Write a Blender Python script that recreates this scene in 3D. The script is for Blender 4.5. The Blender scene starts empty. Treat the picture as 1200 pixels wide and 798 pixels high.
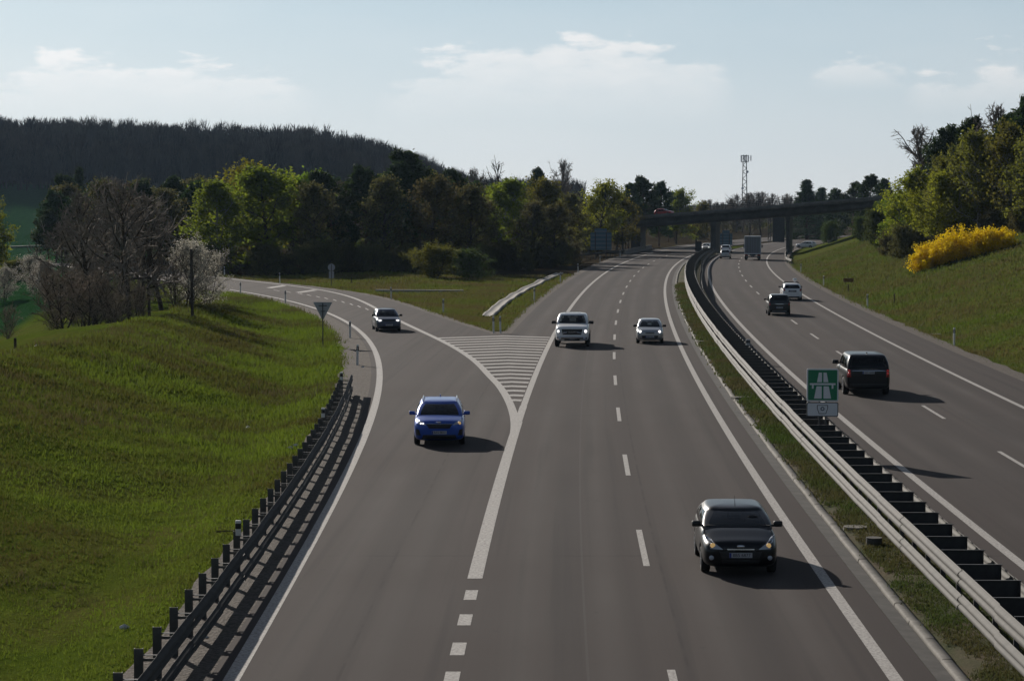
import bpy, bmesh, math, random
import numpy as np
from mathutils import Vector, Matrix
from mathutils.bvhtree import BVHTree

# ------------------------------------------------------------------ camera, sky, sun, exposure
scene = bpy.context.scene
C = scene.collection
F = 2700.0; H = 8.4; PITCH = math.atan(159 / 2700.0)          # focal length in photo pixels, eye height
cam_d = bpy.data.cameras.new('camera'); cam = bpy.data.objects.new('camera', cam_d); C.objects.link(cam)
cam_d.sensor_width = 36; cam_d.lens = 36 * F / 1200; cam_d.clip_start = 0.5; cam_d.clip_end = 20000
cam.location = (0, 0, H); cam.rotation_euler = (math.pi / 2 - PITCH, 0, 0)
scene.camera = cam

SUN_AZ = math.radians(27)      # left of straight ahead
SUN_EL = math.radians(22)
world = bpy.data.worlds.new('World'); scene.world = world; world.use_nodes = True
def build_world():
    nt = world.node_tree; N = nt.nodes; Lk = nt.links; N.clear()
    def nd(t, **k):
        n = N.new(t)
        for a, b in k.items(): setattr(n, a, b)
        return n
    def mth(op, a, b=None, c=None, clamp=False):
        n = nd('ShaderNodeMath', operation=op, use_clamp=clamp)
        for i, v in enumerate((a, b, c)):
            if v is None: continue
            if isinstance(v, (int, float)): n.inputs[i].default_value = v
            else: Lk.new(v, n.inputs[i])
        return n.outputs[0]
    sky = nd('ShaderNodeTexSky', sky_type='NISHITA', sun_disc=False)
    sky.sun_elevation = SUN_EL; sky.sun_rotation = -SUN_AZ
    sky.air_density = 1.0; sky.dust_density = 1.0; sky.ozone_density = 1.5; sky.altitude = 300
    tc = nd('ShaderNodeTexCoord'); sp = nd('ShaderNodeSeparateXYZ'); Lk.new(tc.outputs['Generated'], sp.inputs[0])
    X, Y, Z = sp.outputs
    hyp = mth('SQRT', mth('ADD', mth('MULTIPLY', X, X), mth('MULTIPLY', Y, Y)))
    az = mth('ARCTAN2', X, Y); el = mth('ARCTAN2', Z, hyp)
    cb = nd('ShaderNodeCombineXYZ')
    Lk.new(mth('MULTIPLY', az, 22.0), cb.inputs[0]); Lk.new(mth('MULTIPLY', el, 62.0), cb.inputs[1])
    def noise(sc, det, rough, off):
        mp = nd('ShaderNodeMapping'); mp.inputs['Location'].default_value = (off, off * 1.7, 0); Lk.new(cb.outputs[0], mp.inputs[0])
        n = nd('ShaderNodeTexNoise'); n.inputs['Scale'].default_value = sc; n.inputs['Detail'].default_value = det
        n.inputs['Roughness'].default_value = rough; Lk.new(mp.outputs[0], n.inputs[0]); return n.outputs[0]
    big = noise(0.45, 3, .5, 3.1); fine = noise(2.2, 8, .60, 8.3); mid_ = noise(.8, 2, .5, 4.4)
    # cumulus banks low over the horizon: (azimuth, base elevation, top elevation, half width), then the same kind elsewhere
    def bank(a0, e0, e1, w):
        da = mth('DIVIDE', mth('SUBTRACT', az, a0), w)
        side = mth('SUBTRACT', 1.0, mth('MULTIPLY', da, da))
        top = mth('ADD', e1, mth('ADD', mth('MULTIPLY', mth('SUBTRACT', fine, .5), .036), mth('MULTIPLY', mth('SUBTRACT', mid_, .5), .034)))
        top = mth('SUBTRACT', top, mth('MULTIPLY', mth('MULTIPLY', da, da), (e1 - e0) * .55))
        up = mth('MULTIPLY', mth('SUBTRACT', top, el), 170.0, clamp=True)
        low = mth('DIVIDE', mth('SUBTRACT', el, e0), e1 - e0, clamp=True)
        s = mth('MULTIPLY', side, 3.0, clamp=True)
        return mth('MULTIPLY', mth('MULTIPLY', up, low), s)
    r = 1 / F
    banks = [bank((650 - 600) * r, 90 * r, 193 * r, 215 * r), bank((740 - 600) * r, 105 * r, 192 * r, 120 * r),
             bank((120 - 600) * r, 95 * r, 170 * r, 260 * r), bank((1000 - 600) * r, 130 * r, 176 * r, 60 * r),
             bank((1190 - 600) * r, 100 * r, 172 * r, 140 * r), bank(-.42, .03, .07, .14), bank(.52, .04, .08, .16), bank(1.3, .04, .09, .3), bank(-1.4, .04, .08, .3), bank(2.5, .04, .09, .3), bank(-2.6, .04, .08, .35)]
    m = banks[0]
    for b in banks[1:]: m = mth('MAXIMUM', m, b)
    veil = mth('MULTIPLY', mth('SUBTRACT', big, .45, clamp=True), 1.3, clamp=True)
    m = mth('MULTIPLY', m, mth('ADD', .30, mth('MULTIPLY', fine, 1.3)), clamp=True)
    m = mth('MAXIMUM', m, mth('MULTIPLY', veil, .35))
    hsv = nd('ShaderNodeHueSaturation'); hsv.inputs['Saturation'].default_value = .8; Lk.new(sky.outputs[0], hsv.inputs['Color'])
    flat = nd('ShaderNodeMixRGB', blend_type='MIX'); Lk.new(mth('MULTIPLY', mth('EXPONENT', mth('MULTIPLY', mth('MULTIPLY', el, el), -26.0)), .88), flat.inputs[0])
    sdv = nd('ShaderNodeVectorMath', operation='DOT_PRODUCT'); Lk.new(tc.outputs['Generated'], sdv.inputs[0])
    sdv.inputs[1].default_value = (-math.sin(SUN_AZ) * math.cos(SUN_EL), math.cos(SUN_AZ) * math.cos(SUN_EL), math.sin(SUN_EL))
    fwd = mth('ADD', .30, mth('MULTIPLY', mth('POWER', mth('MULTIPLY', mth('ADD', sdv.outputs['Value'], 1.0), .5, clamp=True), 2.0), .74))   # haze scatters forward
    vc = nd('ShaderNodeMixRGB', blend_type='MIX'); Lk.new(mth('MULTIPLY', mth('ABSOLUTE', el), 11.0, clamp=True), vc.inputs[0])
    vc.inputs[1].default_value = (16.2, 17.0, 17.4, 1); vc.inputs[2].default_value = (11.4, 14.9, 17.6, 1)
    vs = nd('ShaderNodeMixRGB', blend_type='MULTIPLY'); vs.inputs[0].default_value = 1; Lk.new(vc.outputs[0], vs.inputs[1]); Lk.new(fwd, vs.inputs[2])
    Lk.new(hsv.outputs[0], flat.inputs[1]); Lk.new(vs.outputs[0], flat.inputs[2])
    mix = nd('ShaderNodeMixRGB', blend_type='MIX'); Lk.new(mth('MULTIPLY', m, .84), mix.inputs[0])
    cs = nd('ShaderNodeMixRGB', blend_type='MULTIPLY'); cs.inputs[0].default_value = 1; cs.inputs[1].default_value = (19.4, 19.3, 19.2, 1); Lk.new(fwd, cs.inputs[2])
    Lk.new(flat.outputs[0], mix.inputs[1]); Lk.new(cs.outputs[0], mix.inputs[2])
    bg = nd('ShaderNodeBackground'); bg.inputs[1].default_value = SKY_STRENGTH; Lk.new(mix.outputs[0], bg.inputs[0])
    out = nd('ShaderNodeOutputWorld'); Lk.new(bg.outputs[0], out.inputs[0])
SKY_STRENGTH = 0.05
build_world()
sd = bpy.data.lights.new('sun', 'SUN'); sun = bpy.data.objects.new('sun', sd); C.objects.link(sun)
sd.energy = 5.0; sd.angle = math.radians(.55); sd.color = (1.0, .93, .84)
sdir = Vector((-math.sin(SUN_AZ) * math.cos(SUN_EL), math.cos(SUN_AZ) * math.cos(SUN_EL), math.sin(SUN_EL)))
sun.rotation_euler = sdir.to_track_quat('Z', 'Y').to_euler(); sun.location = (-40, 60, 90)
scene.view_settings.view_transform = 'Standard'; scene.view_settings.look = 'None'
scene.view_settings.exposure = 0.0; scene.view_settings.gamma = 1.0; scene.view_settings.use_curve_mapping = False
scene.cycles.volume_bounces = 0

# ------------------------------------------------------------------ helpers
def at(px, py, z=0.0):
    a = px - 600; b = 399 - py
    d = (a, F * math.cos(PITCH) + b * math.sin(PITCH), -F * math.sin(PITCH) + b * math.cos(PITCH))
    t = (z - H) / d[2]
    return Vector((d[0] * t, d[1] * t, z))
def link(o, parent=None):
    C.objects.link(o)
    if parent: o.parent = parent
    return o
def tag(o, label=None, cat=None, group=None, kind=None):
    if label: o['label'] = label
    if cat: o['category'] = cat
    if group: o['group'] = group
    if kind: o['kind'] = kind
    return o
def empty(name, loc=(0, 0, 0), rz=0.0):
    o = bpy.data.objects.new(name, None); o.empty_display_size = .3; C.objects.link(o)
    o.location = loc; o.rotation_euler = (0, 0, rz); return o
def ob(name, me, parent=None):
    return link(bpy.data.objects.new(name, me), parent)
def mesh_bm(name, bm, m, smooth=False):
    me = bpy.data.meshes.new(name); bm.to_mesh(me); bm.free(); me.materials.append(m)
    if smooth: me.polygons.foreach_set('use_smooth', [True] * len(me.polygons))
    return me
def mesh_np(name, V, Fc, m, tint=None, smooth=False, uv=None):
    """V (n,3); Fc (k,3|4) equal-size faces"""
    V = np.asarray(V, np.float32); Fc = np.asarray(Fc, np.int32); k = Fc.shape[1]; n = len(Fc)
    me = bpy.data.meshes.new(name); me.vertices.add(len(V)); me.vertices.foreach_set('co', V.ravel())
    me.loops.add(n * k); me.loops.foreach_set('vertex_index', Fc.ravel())
    me.polygons.add(n); me.polygons.foreach_set('loop_start', np.arange(0, n * k, k, dtype=np.int32))
    try: me.polygons.foreach_set('loop_total', np.full(n, k, np.int32))
    except Exception: pass
    if smooth: me.polygons.foreach_set('use_smooth', np.ones(n, bool))
    if tint is not None:
        a = me.attributes.new('tint', 'FLOAT', 'POINT'); a.data.foreach_set('value', np.asarray(tint, np.float32))
    if uv is not None:
        u = me.uv_layers.new(name='UVMap'); u.data.foreach_set('uv', np.asarray(uv, np.float32)[Fc.ravel()].ravel())
    me.materials.append(m); me.update(calc_edges=True); me.validate()
    return me
def bx(bm, c, s, bev=0.0, rot=None):
    r = bmesh.ops.create_cube(bm, size=1.0)['verts']
    M = Matrix.Translation(c) @ (rot.to_4x4() if rot else Matrix.Identity(4)) @ Matrix.Diagonal((*s, 1))
    bmesh.ops.transform(bm, matrix=M, verts=r)
    if bev > 0:
        ed = {e for v in r for e in v.link_edges}
        bmesh.ops.bevel(bm, geom=list(ed), offset=bev, segments=2, affect='EDGES', profile=.6)
def cyl(bm, p0, p1, r0, r1=None, n=10, caps=True):
    p0 = Vector(p0); p1 = Vector(p1); d = p1 - p0; r1 = r0 if r1 is None else r1
    v = bmesh.ops.create_cone(bm, cap_ends=caps, segments=n, radius1=r0, radius2=r1, depth=d.length)['verts']
    bmesh.ops.transform(bm, matrix=Matrix.Translation((p0 + p1) / 2) @ d.to_track_quat('Z', 'Y').to_matrix().to_4x4(), verts=v)
def boxmesh(name, m, *boxes, bev=0.0):
    bm = bmesh.new()
    for c, s in boxes: bx(bm, c, s, bev)
    return mesh_bm(name, bm, m)

# ------------------------------------------------------------------ materials
MATS = {}
def mat(name, col, rough=.6, metal=0.0, coat=0.0, spec=.5, emit=None, estr=0.0):
    if name in MATS: return MATS[name]
    m = bpy.data.materials.new(name); m.use_nodes = True; b = m.node_tree.nodes['Principled BSDF']
    b.inputs['Base Color'].default_value = (*col, 1); b.inputs['Roughness'].default_value = rough
    b.inputs['Metallic'].default_value = metal; b.inputs['Coat Weight'].default_value = coat; b.inputs['Coat Roughness'].default_value = .04
    b.inputs['Specular IOR Level'].default_value = spec
    if emit: b.inputs['Emission Color'].default_value = (*emit, 1); b.inputs['Emission Strength'].default_value = estr
    MATS[name] = m; return m
class NG:
    """small node-graph helper for one material"""
    def __init__(s, name):
        s.m = bpy.data.materials.new(name); s.m.use_nodes = True; s.t = s.m.node_tree; s.b = s.t.nodes['Principled BSDF']; MATS[name] = s.m
        s.tc = s.t.nodes.new('ShaderNodeTexCoord')
    def n(s, t, **k):
        n = s.t.nodes.new(t)
        for a, b in k.items(): setattr(n, a, b)
        return n
    def put(s, sock, v):
        if isinstance(v, (int, float)): sock.default_value = v
        elif isinstance(v, tuple): sock.default_value = (*v, 1) if len(v) == 3 and sock.type == 'RGBA' else v
        else: s.t.links.new(v, sock)
    def noise(s, scale, det=4, rough=.55, src='Object', sc=(1, 1, 1), loc=(0, 0, 0)):
        mp = s.n('ShaderNodeMapping'); mp.inputs['Scale'].default_value = sc; mp.inputs['Location'].default_value = loc
        s.t.links.new(s.tc.outputs[src], mp.inputs[0])
        n = s.n('ShaderNodeTexNoise'); n.inputs['Scale'].default_value = scale; n.inputs['Detail'].default_value = det; n.inputs['Roughness'].default_value = rough
        s.t.links.new(mp.outputs[0], n.inputs[0]); return n.outputs[0]
    def ramp(s, f, p0, p1, c0=(0, 0, 0), c1=(1, 1, 1)):
        r = s.n('ShaderNodeValToRGB'); e = r.color_ramp.elements; e[0].position = p0; e[1].position = p1
        e[0].color = (*c0, 1); e[1].color = (*c1, 1); s.t.links.new(f, r.inputs[0]); return r.outputs[0]
    def mix(s, f, a, b, mode='MIX'):
        n = s.n('ShaderNodeMixRGB', blend_type=mode); s.put(n.inputs[0], f); s.put(n.inputs[1], a); s.put(n.inputs[2], b); return n.outputs[0]
    def math(s, op, a, b=0.0, clamp=False):
        n = s.n('ShaderNodeMath', operation=op, use_clamp=clamp); s.put(n.inputs[0], a); s.put(n.inputs[1], b); return n.outputs[0]
    def attr(s, name):
        a = s.n('ShaderNodeAttribute', attribute_name=name); return a.outputs['Fac']
    def bump(s, f, strength=.3, dist=.02):
        n = s.n('ShaderNodeBump'); n.inputs['Strength'].default_value = strength; n.inputs['Distance'].default_value = dist
        s.t.links.new(f, n.inputs['Height']); s.t.links.new(n.outputs[0], s.b.inputs['Normal'])
    def base(s, c, rough=.8, spec=.3):
        s.put(s.b.inputs['Base Color'], c); s.put(s.b.inputs['Roughness'], rough); s.b.inputs['Specular IOR Level'].default_value = spec
        return s.m

def m_asphalt():
    g = NG('asphalt')
    uv = g.n('ShaderNodeSeparateXYZ'); g.t.links.new(g.tc.outputs['UV'], uv.inputs[0])
    fine = g.noise(38, 3, .7); mid = g.noise(2.2, 4, .6); big = g.noise(.09, 4, .6)
    strk = g.noise(1.0, 5, .6, 'UV', (.75, .006, 1)); strk2 = g.noise(1.0, 3, .5, 'UV', (2.6, .03, 1), (5, 2, 0))
    c = g.mix(g.ramp(fine, .3, .75), (0.0419, 0.0342, 0.0317), (0.0786, 0.0654, 0.0606))
    c = g.mix(.7, c, g.mix(g.ramp(strk, .36, .64), (0.0466, 0.0386, 0.0364), (0.0714, 0.0589, 0.0544)))
    c = g.mix(g.math('MULTIPLY', g.ramp(big, .35, .7), .35), c, (0.0656, 0.0522, 0.0478))
    c = g.mix(g.math('MULTIPLY', g.ramp(strk2, .55, .70), .50), c, (0.0342, 0.0295, 0.0286))
    c = g.mix(g.math('MULTIPLY', g.ramp(mid, .62, .8), .25), c, (0.0358, 0.0298, 0.0281))
    dark = None; lite = None
    for c0 in (-1.95, -5.85, -10.2, 7.0, 10.9):
        d = g.math('SUBTRACT', uv.outputs[0], c0); q = g.math('EXPONENT', g.math('MULTIPLY', g.math('MULTIPLY', d, d), -5.0)); dark = q if dark is None else g.math('ADD', dark, q)
        e = g.math('SUBTRACT', g.math('ABSOLUTE', d), .85); q2 = g.math('EXPONENT', g.math('MULTIPLY', g.math('MULTIPLY', e, e), -9.0)); lite = q2 if lite is None else g.math('ADD', lite, q2)
    wob = g.ramp(g.noise(.05, 3, .6, loc=(2, 8, 0)), .3, .7)
    c = g.mix(g.math('MULTIPLY', g.math('MULTIPLY', dark, .80), wob, True), c, (0.0426, 0.0372, 0.0358))
    c = g.mix(g.math('MULTIPLY', g.math('MULTIPLY', lite, .62), wob, True), c, (0.0995, 0.0886, 0.0819))
    spot_ = g.ramp(g.noise(3.4, 2, .4, loc=(1, 5, 0)), .70, .76); c = g.mix(g.math('MULTIPLY', spot_, .35), c, (0.0366, 0.0332, 0.0318))
    # transverse day joints and a longitudinal paving seam
    seam = None
    for u0, wd in ((-3.62, .03), (-9.9, .03), (13.4, .03)):
        d = g.math('ABSOLUTE', g.math('SUBTRACT', uv.outputs[0], u0)); k = g.math('LESS_THAN', d, wd)
        seam = k if seam is None else g.math('MAXIMUM', seam, k)
    jn = g.math('LESS_THAN', g.math('ABSOLUTE', g.math('SUBTRACT', g.math('MODULO', g.math('ADD', uv.outputs[1], g.math('MULTIPLY', mid, .25)), 37.0), 18.0)), .07)
    seam = g.math('MAXIMUM', seam, jn)
    brk = g.ramp(g.noise(.6, 3, .6), .42, .55)
    c = g.mix(g.math('MULTIPLY', g.math('MULTIPLY', seam, .45), brk), c, (0.0262, 0.0219, 0.0207))
    ls = g.math('LESS_THAN', g.math('ABSOLUTE', g.math('SUBTRACT', uv.outputs[0], -5.45)), .025); c = g.mix(g.math('MULTIPLY', ls, .2), c, (.12, .118, .115))
    g.bump(fine, .35, .012)
    return g.base(c, g.ramp(big, .2, .8, (.86,) * 3, (.96,) * 3), .09)
def m_paint():
    g = NG('road_paint'); w = g.noise(14, 5, .7); b = g.noise(1.3, 4, .6)
    c = g.mix(g.ramp(w, .36, .60), (.20, .183, .17), (.47, .445, .415)); c = g.mix(g.math('MULTIPLY', g.ramp(b, .5, .8), .45), c, (.27, .25, .23))
    g.bump(w, .2, .004); return g.base(c, .75)
def m_concrete(name, c0, c1, sc=3):
    g = NG(name); a = g.noise(sc, 6, .65); f = g.noise(sc * 14, 3, .6)
    c = g.mix(g.ramp(a, .3, .72), c0, c1); c = g.mix(g.math('MULTIPLY', g.ramp(f, .4, .75), .35), c, tuple(x * .55 for x in c0))
    g.bump(f, .3, .01); return g.base(c, .85)
def m_gravel():
    g = NG('gravel'); v = g.n('ShaderNodeTexVoronoi'); v.inputs['Scale'].default_value = 16; g.t.links.new(g.tc.outputs['Object'], v.inputs[0])
    a = g.noise(1.2, 5, .65); f = g.noise(45, 3, .6)
    c = g.mix(g.ramp(v.outputs['Color'], .1, .9), (.060, .050, .042), (.165, .140, .120)); c = g.mix(g.math('MULTIPLY', g.ramp(a, .4, .7), .6), c, (.075, .062, .047))
    c = g.mix(g.math('MULTIPLY', g.ramp(f, .5, .7), .3), c, (.2, .18, .155))
    g.bump(v.outputs['Distance'], .8, .03); return g.base(c, .95, .15)
def m_ground():
    g = NG('grass_ground')
    a = g.noise(.16, 5, .6); b = g.noise(.9, 5, .65, sc=(1, .45, 1)); f = g.noise(9, 4, .7); d = g.noise(.045, 3, .5, loc=(9, 4, 0))
    c = g.mix(g.ramp(b, .3, .7), (.060, .085, .012), (.105, .150, .018))
    c = g.mix(g.math('MULTIPLY', g.ramp(a, .40, .66), .65), c, (.120, .105, .034))
    c = g.mix(g.math('MULTIPLY', g.ramp(d, .5, .7), .5), c, (.085, .130, .014))
    c = g.mix(g.math('MULTIPLY', g.ramp(f, .45, .75), .55), c, (.030, .036, .012))
    c = g.mix(g.math('MULTIPLY', g.attr('dry'), g.ramp(g.noise(.35, 5, .65, loc=(3, 1, 0)), .25, .65)), c, (.088, .078, .034))
    c = g.mix(g.attr('tint'), c, g.mix(g.ramp(b, .3, .7), (.014, .046, .016), (.024, .070, .022)))                       # sown field
    c = g.mix(g.attr('soil'), c, (.050, .040, .026))                       # leaf litter under the wood
    g.bump(g.math('ADD', f, g.math('MULTIPLY', b, 2.0)), .9, .12); return g.base(c, 1.0, .0)
def m_leaf(name, c0, c1, trans=.45, rnd=.35):
    g = NG(name); t = g.attr('tint'); oi = g.n('ShaderNodeObjectInfo')
    c = g.mix(t, c0, c1)
    hs = g.n('ShaderNodeHueSaturation'); g.put(hs.inputs['Color'], c)
    g.put(hs.inputs['Hue'], g.math('ADD', .5, g.math('MULTIPLY', g.math('SUBTRACT', oi.outputs['Random'], .5), .045)))
    g.put(hs.inputs['Value'], g.math('ADD', 1.0, g.math('MULTIPLY', g.math('SUBTRACT', oi.outputs['Random'], .5), rnd)))
    g.base(hs.outputs[0], .7, .06)
    tr = g.n('ShaderNodeBsdfTranslucent'); g.t.links.new(hs.outputs[0], tr.inputs[0]); mx = g.n('ShaderNodeMixShader'); mx.inputs[0].default_value = trans
    o = g.t.nodes['Material Output']; g.t.links.new(g.b.outputs[0], mx.inputs[1]); g.t.links.new(tr.outputs[0], mx.inputs[2]); g.t.links.new(mx.outputs[0], o.inputs[0])
    return g.m
def m_bark(name, c0, c1):
    g = NG(name); a = g.noise(6, 4, .6, sc=(1, 1, .3)); return g.base(g.mix(g.ramp(a, .3, .7), c0, c1), .95, .1)
def m_steel(name, c0, c1, rough=.45, metal=.6):
    g = NG(name); a = g.noise(2.5, 5, .65); f = g.noise(30, 3, .6)
    c = g.mix(g.ramp(a, .3, .7), c0, c1); c = g.mix(g.math('MULTIPLY', g.ramp(f, .55, .75), .25), c, tuple(x * .5 for x in c0))
    g.base(c, rough, .5); g.b.inputs['Metallic'].default_value = metal; return g.m
def m_paintcar(name, col, metal=.3, rough=.32, dirt=.08):
    g = NG(name); d = g.noise(3.0, 5, .65); c = g.mix(g.math('MULTIPLY', g.ramp(d, .45, .8), dirt), col, (.12, .11, .10))
    g.base(c, rough, .5); g.b.inputs['Metallic'].default_value = metal; g.b.inputs['Coat Weight'].default_value = .45; g.b.inputs['Coat Roughness'].default_value = .06
    return g.m

ASPH = m_asphalt(); PAINT = m_paint(); GRAVEL = m_gravel(); GROUND = m_ground()
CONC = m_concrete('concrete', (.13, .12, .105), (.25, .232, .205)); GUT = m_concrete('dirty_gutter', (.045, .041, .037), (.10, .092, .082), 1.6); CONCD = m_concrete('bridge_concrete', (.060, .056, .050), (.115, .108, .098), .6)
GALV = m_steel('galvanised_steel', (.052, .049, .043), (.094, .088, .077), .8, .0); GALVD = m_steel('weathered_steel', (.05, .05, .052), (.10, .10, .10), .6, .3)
DARKST = m_steel('dark_steel', (.022, .022, .024), (.05, .05, .052), .6, .3)
WOOD = m_bark('weathered_wood', (.045, .036, .028), (.10, .085, .07))
BARK = m_bark('bark', (.035, .028, .022), (.085, .070, .056)); BARKP = m_bark('pine_bark', (.05, .032, .022), (.11, .068, .042)); BARKB = m_bark('birch_bark', (.10, .095, .085), (.34, .33, .31))
TWIG = m_bark('twigs', (.13, .112, .094), (.27, .235, .20)); TWIGR = m_bark('reddish_twigs', (.16, .125, .095), (.32, .255, .195))
RUBBER = mat('tyre_rubber', (.012, .012, .013), .85); GLASSD = mat('tinted_glass', (.008, .010, .014), .06, 0, 0, .6)
BLACKP = mat('black_plastic', (.010, .010, .011), .5); CHROME = mat('chrome', (.55, .56, .58), .18, .9); RIM = mat('alloy_rim', (.33, .34, .36), .3, .8)
WHITEPL = mat('white_plastic', (.66, .66, .64), .5); PLATE = mat('plate_white', (.42, .42, .44), .5); INK = mat('ink_black', (.012, .012, .014), .6)
EUBLUE = mat('plate_blue', (.01, .03, .22), .5); LENS = mat('headlight_lens', (.42, .45, .50), .22, .2, .6); LAMPON = mat('lit_headlamp', (.9, .9, .9), .3, emit=(1, .97, .92), estr=1.5)
AMBER = mat('amber_bulb', (.8, .42, .12), .3, emit=(1, .66, .28), estr=.30); REDL = mat('tail_lamp', (.28, .012, .012), .2, 0, .5); REDON = mat('lit_tail_lamp', (.5, .02, .02), .3, emit=(1, .06, .04), estr=.12)

def sm(t): t = np.clip(t, 0, 1); return t * t * (3 - 2 * t)
# ------------------------------------------------------------------ road lines measured on the road plane
LINES = {
 'IL': [(1046,798),(930,630),(870,530),(805,423.3),(798.3,410),(790,390),(784,373.3),(780.8,355),(779,340),(780.8,330),(788.3,316.7),(805,305)],
 'DL': [(785,778),(749,628),(731,537.5),(721.5,480),(718.5,441),(718,412.5),(718,392.5),(719.7,375.8),(722.8,362.8),(726,352.3),(729.3,343.5),(733.2,336.3),(737.2,330),(742,324.7),(747.5,320),(752.8,316.2),(757.7,312.7),(763.3,309.7),(768.8,306.8),(774.3,304.5),(780,302.3)],
 'OL': [(533,795),(540,760),(547,726),(554,697),(562,670),(587,550),(608,475),(640,403),(647,392.6),(665,361.7),(674.5,350),(681.7,341.7),(698.3,327.5),(720,314),(740,305.8),(760,299),(781,294)],
 'IR': [(1200,670),(1157,633),(1117,600),(1067,558),(1003,500),(988,488),(945,453),(921.7,431.7),(900,410),(880,390),(860,368),(843,348),(833,330),(831,315),(835,303),(840,300)],
 'DR': [(1186,540),(1095,484),(982,413),(954.5,393.3),(931,376.7),(889.7,343.5),(881.9,336),(875.7,329.6),(871.3,324.4),(868.6,319.8),(866.5,315.8),(865.6,312.3),(865.5,309.3),(866,306.6),(866.8,304),(869.4,300.6)],
 'OR': [(1200,478),(1107,432),(1050,403),(1000,378),(960,357),(941,344),(920,330.7),(911,324.7),(902,317),(896,308),(896,303.6),(897.7,299),(905,295),(917,291.6)],
 'LRb': [(1200,795),(1040,630),(950,533),(917,493),(883,455),(850,410),(830,383),(813,358),(803,333),(802.5,315),(807,305),(815,298)],
 'RRt': [(1200,690),(1127,630),(1100,602),(1052,560),(1000,517),(945,470),(903,432),(880,413),(860,390),(847,375),(830,355),(817,337),(812,317)],
}
ZL = {'LRb': .17, 'RRt': .85}
rows, rhs, wts = [], [], []; keys = list(LINES); DEG = 4
for ki, k in enumerate(keys):
    for p in LINES[k]:
        w = at(*p, ZL.get(k, 0.0)); y = w.y / 100
        r = [0.0] * (len(keys) + DEG); r[ki] = 1
        for j in range(DEG): r[len(keys) + j] = y ** (j + 1)
        s = 1.0 / (1 + abs(w.y) / 150); rows.append([q * s for q in r]); rhs.append(w.x * s)
sol = np.linalg.lstsq(np.array(rows), np.array(rhs), rcond=None)[0]
OFF = {k: sol[i] for i, k in enumerate(keys)}; PC = [0.0] + list(sol[len(keys):])
YE = 430.0
def ref(y):
    y = np.asarray(y, float); yc = np.clip(y, 30, YE) / 100
    v = sum(c * yc ** i for i, c in enumerate(PC))
    dv = sum(i * c * yc ** (i - 1) for i, c in enumerate(PC) if i) / 100
    e = np.where(y > YE, y - YE, np.where(y < 30, y - 30, 0))
    return v + dv * e + np.where(y > YE, .00045 * e * e, 0)
OFF['PR'] = OFF['OR'] + 2.6; OFF['PL'] = OFF['OL'] - 2.85; OFF['KB'] = OFF['IL'] + .72
def X(k, y): return OFF[k] + ref(y)
def polyf(pts, z, deg):
    P = np.array([at(*p, z)[:2] for p in pts]); return np.polynomial.Polynomial.fit(P[:, 1], P[:, 0], deg), P[:, 1].min(), P[:, 1].max()
def ext(pf):
    f, a, b = pf; df = f.deriv()
    def g(y):
        y = np.asarray(y, float); yc = np.clip(y, a, b); return f(yc) + df(yc) * (y - yc)
    return g
RLx = ext(polyf([(274.6,789),(324.4,709),(359,639),(394,579.5),(424,524.6),(439,475),(443.9,438),(443,424),(438.3,413.3),(433.3,400),(425,390),(410,378.3),(385,367.8),(366.7,360.8),(336.7,352),(310,346.7),(281.7,341.2),(258.3,338)], 0, 4))
RRx = ext(polyf([(600.5,498),(594,480),(585.5,463),(565.4,435),(540.4,412.7),(505.3,394),(482.7,381.3),(467.7,375),(436.7,360.8),(420,352.5),(403.3,345.8),(381.7,340.3),(356.7,336.7),(333.3,334.3),(306.7,331),(273.3,327.2)], 0, 6))
LGx = ext(polyf([(160,798),(215,729),(249,683.6),(284.5,640),(294.5,629),(354,544.6),(394,482),(402.6,459),(411,441)], .9, 3))
RRpoly = RRx
def RRx(y):                                                        # slip road right line, running tangent into the motorway line at the nose
    y = np.asarray(y, float); n = X('OL', y) - .00996 * np.clip(y - 84, 0, None) ** 1.6; t = sm((y - 106) / 14); return n * (1 - t) + RRpoly(y) * t
def PRRx(y): return RRx(y) + np.interp(y, [150, 164, 185, 210, 232, 260], [4.3, 3.8, 3.2, 2.4, 1.3, .5])
def RLe(y): return RLx(y) - .42                                   # left pavement edge of the slip road

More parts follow.
